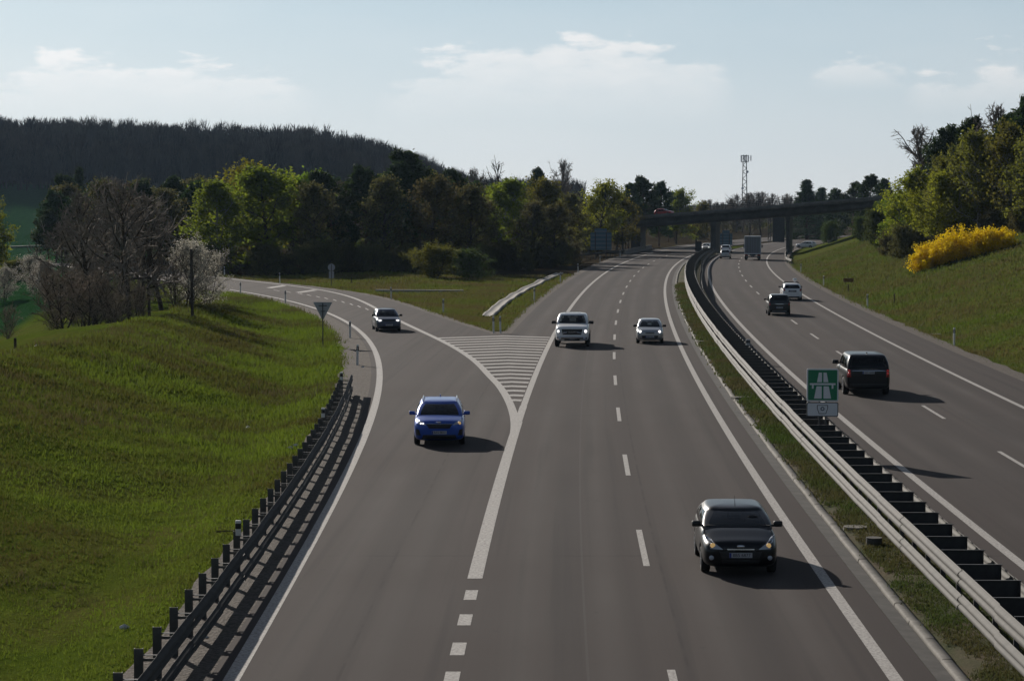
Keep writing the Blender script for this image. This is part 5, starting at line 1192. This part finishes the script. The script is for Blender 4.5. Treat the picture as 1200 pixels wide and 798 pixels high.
def proto(key, gen, bark, leaf=None, per=10, sig=.3, size=.13, aspect=.6, sides=5, twigm=None, up=.3):
    segs, tw, tips, rng = gen; tm = tube_mesh('trunk', segs, bark, sides); parts = [('trunk', tm)]
    tw_me = tube_mesh('twigs', tw, twigm or bark, 3); parts.append(('twigs' if leaf else 'crown', tw_me))
    if leaf: parts.append(('crown', leaves_for(tips, rng, per, sig, size, leaf, 'crown', aspect, up)))
    PROTO[key] = (parts, float(max(tips[:, 2])))
# each kind is modelled 10 units high and scaled to the size of each tree
proto('fresh_a', gen_decid(1, 10, 3.0, .22, 22, 6, 4), BARK, LG1, 8, .25, .14); proto('fresh_b', gen_decid(2, 10, 2.1, .12, 24, 5, 4), BARKB, LG1, 8, .23, .13)
proto('yellow_a', gen_decid(3, 10, 3.6, .20, 24, 6, 4), BARK, LG2, 7, .25, .14); proto('yellow_b', gen_decid(4, 10, 3.2, .15, 22, 6, 4), BARK, LG2, 6, .25, .14)
proto('olive_a', gen_decid(5, 10, 2.3, .18, 24, 5, 4, (.4, 1.2)), BARKB, LOL, 5, .22, .135); proto('olive_b', gen_decid(6, 10, 2.8, .2, 22, 6, 4), BARK, LOL, 5, .24, .14)
proto('brown_a', gen_decid(7, 10, 2.8, .15, 24, 6, 5), BARK, LBR, 5, .24, .125); proto('brown_b', gen_decid(8, 10, 2.4, .18, 24, 6, 5), BARK, LBR, 4, .24, .125)
proto('pine_a', gen_conif(9, 10, 2.6, .30, 46, .1, True), BARKP, LPN, 7, .15, .24, .3); proto('pine_b', gen_conif(10, 10, 2.2, .22, 50, .1, True), BARKP, LPN, 7, .15, .24, .3)
proto('spruce', gen_conif(11, 10, 2.5, .06, 84, .3, False), BARKP, LPN, 6, .12, .15, .25)
proto('bare_a', gen_decid(12, 10, 3.9, .18, 24, 6, 4, (.4, 1.15), 1, 2, 1, 1.7), BARK, None, twigm=TWIG); proto('bare_b', gen_decid(13, 10, 2.7, .22, 22, 6, 4, (.6, 1.25), 1, 2, 1, 1.6), BARK, None, twigm=TWIG)
proto('snag', gen_decid(14, 10, 2.0, .45, 9, 4, 2, (.7, 1.2)), BARK, None)
proto('shrub_brown', gen_decid(15, 10, 4.6, .05, 10, 5, 3, (.5, 1.2), 1, 1, 4, 1.8), BARK, None, twigm=TWIGR)
proto('shrub_white', gen_decid(16, 10, 4.4, .08, 12, 5, 4, (.4, 1.2), 1, 0, 4), BARK, LWH, 5, .22, .10); proto('shrub_green', gen_decid(17, 10, 5.2, .05, 12, 5, 4, (.3, 1.15), 1, 0, 4), BARK, LDG, 8, .34, .18)
proto('shrub_pale', gen_decid(18, 10, 5.6, .05, 12, 5, 4, (.25, 1.1), 1, 0, 4), BARK, LOL, 8, .35, .18); proto('shrub_dark', gen_decid(19, 10, 5.4, .03, 12, 5, 4, (.25, 1.1), 1, 0, 4), BARK, LBR, 8, .36, .2)
PN = {'fresh_a': 'broadleaf_tree', 'fresh_b': 'birch_tree', 'yellow_a': 'willow_tree', 'yellow_b': 'broadleaf_tree', 'olive_a': 'birch_tree', 'olive_b': 'broadleaf_tree', 'brown_a': 'budding_tree', 'brown_b': 'budding_tree', 'pine_a': 'pine_tree', 'pine_b': 'pine_tree', 'spruce': 'spruce_tree', 'bare_a': 'bare_tree', 'bare_b': 'bare_tree', 'snag': 'dead_tree', 'shrub_brown': 'shrub', 'shrub_white': 'blossom_shrub', 'shrub_green': 'shrub', 'shrub_pale': 'shrub', 'shrub_dark': 'shrub'}
prnd = random.Random(21)
def plant(key, x, y, h, label, group=None, wide=1.0, z=None, cat=None, rz=None):
    parts, ph = PROTO[key]; r = empty(PN[key], (x, y, gz(x, y) if z is None else z), prnd.uniform(0, 6.28) if rz is None else rz); k = h / ph; r.scale = (k * wide, k * wide, k)
    tag(r, label, cat or ('shrub' if 'shrub' in key else 'tree'), group)
    for n, me in parts:
        o = ob(n, me, r)
        if n == 'twigs': o['kind'] = 'stuff'
    return r
def tree(key, px, ptop, d, label, group=None, wide=1.0, hmin=2.0):
    """a tree at a bearing and distance, as high as its top shows"""
    x = (px - 600) * d / F; z0 = gz(x, d); zt = H + (240 - ptop) * d / F; return plant(key, x, d, max(hmin, zt - z0), label, group, wide)
# --- left: bare trees and shrubs behind the crest
tree('bare_a', 152, 202, 158, 'large dark bare tree behind the grass crest, tallest by the poles'); tree('bare_b', 112, 222, 172, 'bare tree left of the tallest bare tree behind the crest'); tree('bare_b', 190, 226, 178, 'bare tree standing between the two wooden poles')
tree('bare_a', 128, 232, 196, 'smaller bare tree in the thicket behind the crest')
for px, pt, d, lab in ((95, 318, 158, 'reddish brown leafless shrub at the left of the crest thicket'), (128, 312, 152, 'reddish brown leafless shrub below the tallest bare tree'), (70, 305, 185, 'brown leafless shrub at the edge of the green field'), (160, 325, 150, 'brown leafless shrub beside the left wooden pole'), (8, 360, 140, 'dark leafless shrub at the left picture edge beside the field'), (110, 300, 200, 'brown leafless shrub behind the crest thicket')):
    tree('shrub_brown', px, pt, d, lab, None, .9, 2.5)
for i in range(16):
    px = 66 + i * 7.6 + prnd.uniform(-3, 3); d = prnd.uniform(142, 205); tree('shrub_brown', px, prnd.uniform(300, 356), d, 'leafless stems in the dense thicket behind the crest', 'thicket behind the crest', prnd.uniform(.6, 1.3), 2.5)
for i in range(4):
    px = 72 + i * 30 + prnd.uniform(-4, 4); tree('bare_b' if i % 2 else 'bare_a', px, prnd.uniform(236, 268), prnd.uniform(165, 215), 'slender bare tree in the dense thicket behind the crest', 'slender bare trees of the thicket', .9)
tree('shrub_white', 222, 272, 178, 'tall pale blossoming shrub beside the slip road end', None, .95); tree('shrub_white', 242, 285, 184, 'smaller pale blossoming shrub touching the slip road', None, .8)
tree('shrub_brown', 205, 300, 172, 'leafless shrub in front of the pale blossoming shrub', None, .9)
tree('shrub_white', 38, 294, 255, 'white blossoming bush beside the green field', None, 1.2); tree('shrub_white', 52, 300, 240, 'rounded white blossoming bush left of the bare thicket', None, 1.1); tree('shrub_white', 96, 292, 250, 'white blossoming bush half hidden behind the bare thicket', None, 1.1); tree('shrub_white', 4, 308, 245, 'white blossoming bush at the left picture edge')
tree('shrub_pale', 20, 300, 280, 'olive bush left of the white blossoming bushes', None, 1.2); tree('fresh_b', -4, 228, 300, 'young green tree cut by the left picture edge')
for key, px, pt, d, lab in (('pine_a', 58, 246, 330, 'low dark pine left of the wood edge'), ('spruce', 94, 198, 390, 'slim conifer standing tallest left of the bare trees'), ('pine_b', 130, 216, 370, 'dark pine behind the bare trees'), ('pine_a', 165, 212, 350, 'dark pine behind the tallest bare tree'), ('pine_b', 205, 208, 330, 'dark pine right of the bare trees'), ('pine_a', 232, 214, 320, 'dark pine left of the light green birch'), ('brown_a', 78, 232, 360, 'brownish budding tree between conifers at the left')):
    tree(key, px, pt, d, lab)
for i in range(14):
    px = 62 + i * 13 + prnd.uniform(-4, 4); key = ('pine_a', 'brown_a', 'pine_b', 'brown_b')[i % 4]; tree(key, px, prnd.uniform(206, 236), prnd.uniform(300, 385), {'pine_tree': 'dark pine in the belt behind the bare thicket', 'budding_tree': 'brownish budding tree in the belt behind the bare thicket'}[PN[key]], 'tree belt behind the bare thicket', 1.15)
# --- the wood beyond the grass island
for key, px, pt, d, lab, w in (
    ('fresh_b', 258, 214, 282, 'slim light green birch at the left end of the island wood', 1.3), ('fresh_a', 318, 196, 290, 'broad light green tree in front of the island wood', 1.35), ('yellow_b', 296, 186, 306, 'tall yellowish green tree behind the light green trees', 1.3), ('fresh_a', 350, 202, 312, 'light green tree next to the dark pines', 1.15),
    ('pine_b', 392, 202, 296, 'dark pine right of the light green trees', 1.2), ('brown_a', 372, 214, 288, 'dark brown budding tree low in front of the pines', 1.1), ('pine_a', 425, 196, 300, 'broad dark pine in the middle of the island wood', 1.2), ('brown_b', 446, 206, 292, 'brown budding tree among the dark pines', 1.1), ('pine_a', 470, 192, 306, 'dark pine left of the tallest pine', 1.1), ('pine_b', 494, 178, 310, 'tallest dark pine of the island wood', 1.25), ('brown_a', 508, 206, 290, 'brown budding tree below the tallest pine', 1.15), ('pine_a', 530, 200, 318, 'dark pine right of the tallest pine', 1.1), ('brown_b', 548, 216, 300, 'brown budding tree right of the dark pines', 1.1),
    ('fresh_b', 580, 212, 322, 'bright light green tree right of the dark pines', 1.3), ('fresh_b', 602, 218, 330, 'light green tree left of the olive trees', 1.3), ('brown_a', 566, 232, 306, 'dull brown tree below the bright green tree', 1.1), ('olive_b', 632, 208, 342, 'olive tree between the green trees and the willow', 1.0), ('brown_b', 618, 236, 312, 'dull brown budding tree at the wood edge above the channel', 1.2), ('brown_a', 650, 238, 322, 'brown budding tree left of the blue sign backs', 1.1),
    ('yellow_a', 700, 211, 385, 'big yellow green willow left of the bridge', 1.05), ('brown_b', 668, 226, 380, 'brown tree left of the big willow', 1.1), ('olive_b', 730, 228, 402, 'olive tree half hidden at the left bridge end', 1.0), ('brown_a', 690, 258, 388, 'brown bushy tree behind the blue sign backs', 1.3),
    ('snag', 580, 182, 430, 'dead tree with bare forked top above the wood', 1.0), ('bare_b', 662, 186, 440, 'tall thin bare tree rising above the olive trees', .7), ('bare_b', 566, 196, 450, 'bare tree top behind the bright green tree', .9), ('pine_b', 626, 198, 445, 'dark pine top behind the olive tree', .8)):
    tree(key, px, pt, d, lab, None, w)
FILL = 'trees filling the depth of the island wood'
kinds = ['pine_a', 'brown_a', 'pine_b', 'brown_b', 'bare_a', 'olive_b', 'brown_a', 'pine_a', 'fresh_a']
LABF = {'pine_tree': 'dark pine deep in the island wood behind its front row', 'budding_tree': 'brown budding tree deep in the island wood behind its front row', 'bare_tree': 'bare tree deep in the island wood behind its front row', 'broadleaf_tree': 'leafing broad tree deep in the island wood behind its front row'}
for i in range(46):
    px = 190 + i * 12.0 + prnd.uniform(-5, 5); d = prnd.uniform(330, 420) if px < 600 else prnd.uniform(400, 470); key = kinds[prnd.randrange(len(kinds))]
    pt = float(np.interp(px, [190, 300, 400, 500, 560, 700, 745], [212, 204, 206, 198, 212, 222, 226])) + prnd.uniform(0, 18); tree(key, px, pt, d, LABF[PN[key]], FILL)
for i in range(34):                                                   # low dark undergrowth at the wood edge
    px = 235 + i * 14.6 + prnd.uniform(-5, 5); d = float(np.interp(px, [235, 400, 560, 640, 735], [281, 281, 288, 306, 362])) + prnd.uniform(-2, 9)
    if px > 672: continue
    x = (px - 600) * d / F; plant('shrub_dark', x, d, prnd.uniform(2.2, 4.4), 'dark undergrowth bush along the front of the island wood', 'undergrowth along the island wood', prnd.uniform(.8, 1.2))
p = at(524, 327); plant('shrub_pale', p.x - 1.6, p.y + 1.5, 4.4, 'pale olive rounded bush standing out before the island wood', None, 1.45); plant('shrub_green', p.x + 2.6, p.y + 2.6, 3.9, 'dull green bush right of the pale olive bush', None, 1.4)
# --- around and beyond the bridge
for key, px, pt, d, lab, w in (('pine_a', 752, 208, 462, 'dark pine left of the red car on the bridge', 1.1), ('pine_b', 772, 214, 470, 'dark pine above the red car on the bridge', 1.0), ('pine_b', 736, 216, 455, 'dark pine right of the big willow', 1.0), ('fresh_a', 792, 222, 500, 'light green round tree behind the bridge', 1.1), ('olive_b', 815, 236, 520, 'small olive tree behind the bridge', 1.0), ('spruce', 945, 212, 560, 'pointed spruce above the right bridge span', 2.0), ('spruce', 962, 221, 570, 'smaller pointed spruce right of the tall spruce', 1.9), ('pine_a', 978, 222, 540, 'far dark pine right of the spruces', 1.1), ('pine_b', 998, 214, 500, 'dark pine above the right bridge end', 1.1), ('pine_a', 1020, 206, 440, 'dense dark pine at the right bridge end', 1.2), ('pine_b', 1036, 210, 430, 'dark pine between bridge end and yellow tree', 1.1)):
    tree(key, px, pt, d, lab, None, w)
for i in range(24):
    px = 805 + i * 6.6 + prnd.uniform(-2, 2); d = prnd.uniform(600, 760); tree('bare_b' if i % 3 else 'bare_a', px, float(np.interp(px, [805, 850, 880, 930, 960], [236, 230, 222, 227, 232])) + prnd.uniform(-2, 7), d, 'far bare tree in the row seen above the bridge deck', 'bare trees above the bridge deck')
for i in range(26):
    px = 752 + i * 7.2 + prnd.uniform(-3, 3); d = prnd.uniform(520, 600); x = (px - 600) * d / F
    if abs(x - float(ref(d)) - OFF['IL']) < 16 or -10 < x - float(ref(d)) - OFF['OL'] < 26: d = prnd.uniform(655, 700)
    tree(('brown_a', 'brown_b', 'olive_b', 'shrub_dark', 'pine_b', 'brown_a')[i % 6], px, prnd.uniform(246, 262), d, 'far tree or bush in the dark row seen through the bridge opening', 'trees seen through the bridge opening')
for px, pt, d, lab in ((880, 269, 640, 'pale blossoming bush above the lorry, through the bridge'), (762, 272, 640, 'pale blossoming bush seen right of the left pier')): tree('shrub_white', px, pt, d, lab, None, .8)
# --- right: wood above the cutting
FB = hit(1176, 292); WSH = max(0.0, FB.y + 16 - 206)
def rtree(key, px, pb, pt, lab, w=1.0, grp=None):
    p = hit(px, pb, 100, 420); zt = H + (240 - pt) * p.y / F; return plant(key, p.x, p.y, max(1.5, zt - p.z), lab, grp, w)
for key, px, pb, pt, lab, w in (('shrub_green', 1012, 284, 250, 'green bush at the left tip of the right hand wood', .9), ('shrub_green', 1032, 292, 238, 'tall green bush on the slope right of the bridge', .8), ('fresh_b', 1048, 294, 226, 'light green young tree on the right slope', 1.2), ('yellow_b', 1066, 296, 194, 'broad yellow green tree left of the forsythia', 1.05), ('shrub_dark', 1040, 300, 268, 'dark low bush below the yellow green tree', .8), ('shrub_dark', 1058, 304, 262, 'dark bush right below the yellow green tree', .8), ('yellow_a', 1092, 296, 200, 'yellow green tree right behind the forsythia', .9), ('shrub_green', 972, 282, 256, 'green bush seen under the right bridge span', .9)): rtree(key, px, pb, pt, lab, w)
def wtree(key, px, pt, d, lab, w=1.0, grp=None): return tree(key, px, pt, d + WSH, lab, grp, w)
for key, px, pt, d, lab, w in (('bare_b', 1086, 146, 262, 'bare tree standing out against the sky at the right wood edge', 1.1), ('pine_a', 1112, 150, 246, 'dark pine right of the bare tree', 1.1), ('pine_b', 1132, 140, 240, 'dark pine second right of the bare tree', 1.0), ('bare_b', 1164, 122, 236, 'tall larch-like bare tree topping the right wood', .9), ('pine_b', 1180, 136, 232, 'dark pine right of the tall bare tree', 1.0), ('pine_a', 1204, 116, 222, 'dark pine cut by the right picture edge', 1.0),
    ('olive_a', 1104, 182, 228, 'slim olive birch behind the forsythia left end', 1.0), ('olive_a', 1124, 168, 224, 'slim olive birch behind the forsythia middle', 1.0), ('olive_a', 1146, 152, 218, 'tall olive birch behind the forsythia right half', 1.0), ('olive_b', 1168, 158, 216, 'olive broad tree behind the forsythia right end', .9), ('olive_a', 1186, 142, 212, 'olive birch near the right picture edge', 1.0), ('olive_a', 1204, 150, 206, 'olive birch cut by the right picture edge', 1.0), ('olive_b', 1112, 206, 232, 'lower olive tree right of the yellow green tree', .9), ('yellow_b', 1140, 196, 228, 'yellowish tree low between the birches', .8)):
    wtree(key, px, pt, d, lab, w)
for i in range(22):
    px = 1080 + i * 6.5; d = prnd.uniform(235, 300); key = ('pine_a', 'olive_b', 'pine_b', 'brown_a', 'olive_a')[i % 5]; wtree(key, px, float(np.interp(px, [1080, 1110, 1160, 1220], [205, 172, 150, 140])) + prnd.uniform(0, 25), d, {'pine_tree': 'dark pine deep inside the right hand wood', 'broadleaf_tree': 'olive tree deep inside the right hand wood', 'budding_tree': 'brown tree deep inside the right hand wood', 'birch_tree': 'slim birch deep inside the right hand wood'}[PN[key]], .95, 'trees filling the right hand wood')
for i in range(16):
    px = 1070 + i * 9; d = float(np.interp(px, [1070, 1200], [232, 204])) + WSH + prnd.uniform(2, 8); x = (px - 600) * d / F; plant('shrub_dark', x, d, prnd.uniform(2, 3.4), 'dark undergrowth bush at the foot of the right hand wood', 'undergrowth of the right hand wood')
for i in range(14):                                                   # wood continues out of frame to the right so that it closes the edge
    px = 1212 + i * 9; d = prnd.uniform(190, 240); wtree(('olive_a', 'pine_b', 'olive_b')[i % 3], px, 150 + prnd.uniform(-20, 20), d, 'tree of the right hand wood at the edge of view', 1.0, 'trees at the right edge of view')
def forsythia():
    A = hit(1078, 319); B = hit(1176, 292); rng = np.random.default_rng(5); root = empty('forsythia_bush', (A + B) / 2); tag(root, 'long bright yellow flowering forsythia bush on the right grass slope', 'bush'); c0 = (A + B) / 2
    segs, tips = [], []
    for k in range(60):
        t = k / 59; b = np.array(A.lerp(B, t) - c0); b[:2] += rng.normal(size=2) * .45; b[2] = gz(b[0] + c0.x, b[1] + c0.y) - c0.z - .1
        hh = (2.05 + .95 * math.sin(math.pi * min(1, t * 1.15)) + .35 * math.sin(t * 17)) * (1 if .04 < t < .96 else .75)
        for s in range(4):
            d = rng.normal(size=3) * .45; d[2] = 1.0; pts = path(rng, b, d, hh * rng.uniform(.6, 1.08), .02, .006, 5, .16, -.02, segs)
            for q in range(6): j = rng.integers(1, 5); tips.append(pts[j] + (pts[j + 1] - pts[j]) * rng.random()); 
            tips.append(pts[-1])
            for q in range(3): j = rng.integers(2, 5); pp = path(rng, pts[j], d + rng.normal(size=3) * .7, .6, .006, .003, 2, .2, 0, segs); tips += [pp[1], pp[2]]
    ob('stems', tube_mesh('stems', segs, BARK, 3), root); ob('crown', leaves_for(np.array(tips), rng, 16, .16, .085, LFO), root)
forsythia()

# --- forested hill far left: one mass of bare trees
def hill_forest():
    rng = np.random.default_rng(33); n = 5200; M = 58
    y = rng.uniform(835, 1120, n); lo = -.245 * y; hi = .03 * y; x = lo + (hi - lo) * rng.random(n); extra = rng.random(n) < .3; y[extra] = rng.uniform(832, 870, extra.sum()); x = x + 0
    keep = ~((x > -130) & (y < 835 + (x + 130) * .2)) & (x < 40); x, y = x[keep], y[keep]; n = len(x); z = terrain(x, y); h = rng.uniform(10, 17.5, n) * (1 + .12 * vnoise(x, y, 17, 3)); cw = rng.uniform(2.2, 3.6, n)
    u = rng.random((n, M)); ph = rng.uniform(0, 6.28, (n, M)); z0 = .25 + .62 * rng.random((n, M)); ln = rng.uniform(.10, .26, (n, M)); r0 = cw[:, None] * np.sqrt(rng.random((n, M))) * .55; out = cw[:, None] * rng.uniform(.15, .5, (n, M))
    bx_ = np.cos(ph) * r0; by = np.sin(ph) * r0; ex = np.cos(ph) * (r0 + out); ey = np.sin(ph) * (r0 + out); zb = z0 * h[:, None]; ze = (z0 + ln) * h[:, None]; ze = np.minimum(ze, h[:, None] * (1.02 - .15 * (r0 / cw[:, None])))
    w = rng.uniform(.07, .17, (n, M)); X0 = x[:, None]; Y0 = y[:, None]; Z0 = z[:, None]
    a = np.stack([X0 + bx_ - w, Y0 + by, Z0 + zb], -1); b = np.stack([X0 + bx_ + w, Y0 + by, Z0 + zb], -1); c = np.stack([X0 + ex, Y0 + ey, Z0 + ze], -1)
    T = np.stack([a, b, c], 2).reshape(-1, 3)
    # trunks
    tw = rng.uniform(.14, .24, n); ta = np.stack([x - tw, y, z - .5], -1); tb = np.stack([x + tw, y, z - .5], -1); tcn = np.stack([x + rng.normal(size=n) * .5, y, z + h * .9], -1); td = np.stack([x, y - tw, z - .5], -1)
    T2 = np.concatenate([np.stack([ta, tb, tcn], 1).reshape(-1, 3), np.stack([td, tb, tcn], 1).reshape(-1, 3)])
    V = np.concatenate([T, T2]); tint = np.concatenate([np.repeat(np.repeat(np.clip(.5 + .3 * vnoise(x, y, 30, 4) + rng.normal(size=n) * .35, 0, 1), M), 3), np.full(len(T2), .6)])
    me = mesh_np('hill_forest', V, np.arange(len(V)).reshape(-1, 3), m_leaf('hill_twigs', (.011, .010, .009), (.052, .040, .033), .05, 0), tint=tint)
    tag(ob('hill_forest', me), 'leafless brown forest covering the far hill on the left', 'forest', None, 'stuff')
hill_forest()
# small red car on the far side road by the field
SRY = lambda x: 690 + .12 * (x + 140) + 6 * np.sin((np.asarray(x, float) + 140) / 40)
def side_road():
    xs = np.linspace(-260, -95, 40); V = []
    for x in xs:
        for d in (-3, 3): y = float(SRY(x)) + d; V.append((x, y, gz(x, float(SRY(x))) + .35))
    i = np.arange(80).reshape(40, 2); Q = np.stack([i[:-1, 0], i[1:, 0], i[1:, 1], i[:-1, 1]], -1)
    tag(ob('side_road', mesh_np('side_road', V, Q, CONC)), 'pale side road beyond the white blossom bushes', None, None, 'structure')
    q = Vector((-139, float(SRY(-139)), 0)); q.z = gz(q.x, q.y) + .36; return q
c14, b14 = make_car('hatchback', S5, PRD, 'tiny red car on the side road beyond the white blossom bushes', 'car', side_road(), 1.45)

# --- grass blades as a mass
def grass(name, label, pts_fn, n, hgt, seed, mm, blades=4):
    rng = np.random.default_rng(seed); x, y, z, sc = pts_fn(rng, n); n = len(x); k = blades
    X0 = np.repeat(x, k) + rng.normal(size=n * k) * .09 * np.repeat(sc, k); Y0 = np.repeat(y, k) + rng.normal(size=n * k) * .09 * np.repeat(sc, k); Z0 = np.repeat(z, k) - .01
    a = rng.uniform(0, 6.28, n * k); w = rng.uniform(.012, .026, n * k) * np.repeat(sc, k); h = hgt * rng.uniform(.5, 1.4, n * k) * np.repeat(sc, k); l = h * rng.uniform(.1, .8, n * k); b = rng.uniform(0, 6.28, n * k)
    V = np.stack([np.stack([X0 - np.cos(a) * w, Y0 - np.sin(a) * w, Z0], -1), np.stack([X0 + np.cos(a) * w, Y0 + np.sin(a) * w, Z0], -1), np.stack([X0 + np.cos(b) * l, Y0 + np.sin(b) * l, Z0 + h], -1)], 1).reshape(-1, 3)
    t = np.clip(.46 + .50 * vnoise(X0 + .5 * Y0, .45 * (Y0 - .5 * X0), 3.4, 11) + .34 * vnoise(X0, Y0, 1.3, 12) + .30 * np.exp(-((RLe(np.clip(Y0, 20, 330)) - X0 - 3.5) / 2.6) ** 2) + rng.normal(size=n * k) * .15, 0, 1)
    tag(ob(name, mesh_np(name, V, np.arange(len(V)).reshape(-1, 3), mm, tint=np.repeat(t, 3))), label, 'grass', None, 'stuff')
GR = m_leaf('grass_blades', (.074, .064, .020), (.122, .164, .018), .5, 0); GRM = m_leaf('median_blades', (.095, .078, .036), (.062, .092, .020), .4, 0)
def pl(rng, n):
    y = 36 + 184 * rng.random(n) ** 1.8; xl = RLe(y) - 1.25 - .4 * rng.random(n); xc = np.interp(y, [36, 60, 105, 125, 160, 195, 232], [-25, -25, -24.5, -22.5, -23.5, -28, -36]); x = xl + (xc - xl) * rng.random(n); return x, y, terrain(x, y), np.clip(y / 65, .75, 2.6)
grass('grass', 'green spring grass on the left bank', pl, 76000, .11, 1, GR)
def pw(rng, n):
    x, y, z, sc = pl(rng, n); k = vnoise(x, y, 5.5, 21) + .6 * vnoise(x, y, 1.7, 22) > .35; return x[k], y[k], z[k], sc[k]
grass('weeds', 'scattered straw coloured weeds on the left bank', pw, 9000, .17, 6, m_leaf('straw_blades', (.120, .100, .045), (.070, .085, .020), .4, 0), 7)
def pr_(rng, n):
    y = 95 + 255 * rng.random(n) ** 1.6; x = X('PR', y) + .85 + 19 * rng.random(n) ** 1.15; return x, y, terrain(x, y), np.clip(y / 75, 1, 2.8)
grass('grass', 'dry green grass on the right cutting slope', pr_, 42000, .09, 2, m_leaf('dry_blades', (.115, .098, .036), (.088, .132, .018), .45, 0))
def pm(rng, n):
    y = 34 + 210 * rng.random(n) ** 2.0; a = X('KB', y) + .60; b = X('LRb', y) + .9; x = a + (b - a) * rng.random(n) ** .9; k = vnoise(x, y, 1.6, 14) + .5 * vnoise(x, y, .5, 15) + 2.2 * (x - a) > .05; x, y = x[k], y[k]; return x, y, np.full(len(x), .07), np.clip(y / 60, .75, 2.2)
grass('grass', 'patchy grass growing under the median barrier', pm, 26000, .085, 3, GRM)
def pi_(rng, n):
    y = 153 + 125 * rng.random(n) ** .9; a = PRRx(y) + .8; b = X('PL', y) - .8; x = a + (b - a) * rng.random(n); cy = [p.y for p in CHAN]; cx = np.interp(y, cy, [p.x for p in CHAN]); k = (np.abs(x - cx) > 1.15) | (y < cy[0] - .8) | (y > cy[-1] + 1); x, y = x[k], y[k]; return x, y, terrain(x, y), np.clip(y / 75, 1, 2.8)
grass('grass', 'short grass on the island between slip road and motorway', pi_, 22000, .09, 4, MATS['dry_blades'])

# ------------------------------------------------------------------ air
def haze():
    bm = bmesh.new(); bx(bm, (0, 1560, 40), (4700, 3700, 104)); g = bpy.data.materials.new('haze_air'); g.use_nodes = True; nt = g.node_tree; nt.nodes.clear()
    v = nt.nodes.new('ShaderNodeVolumePrincipled'); v.inputs['Color'].default_value = (.52, .74, 1.0, 1); v.inputs['Density'].default_value = .00005; v.inputs['Anisotropy'].default_value = .2
    o = nt.nodes.new('ShaderNodeOutputMaterial'); nt.links.new(v.outputs[0], o.inputs['Volume']); h = ob('haze', mesh_bm('haze', bm, g)); tag(h, 'thin spring haze in the air over the valley', 'haze', None, 'stuff')
haze()
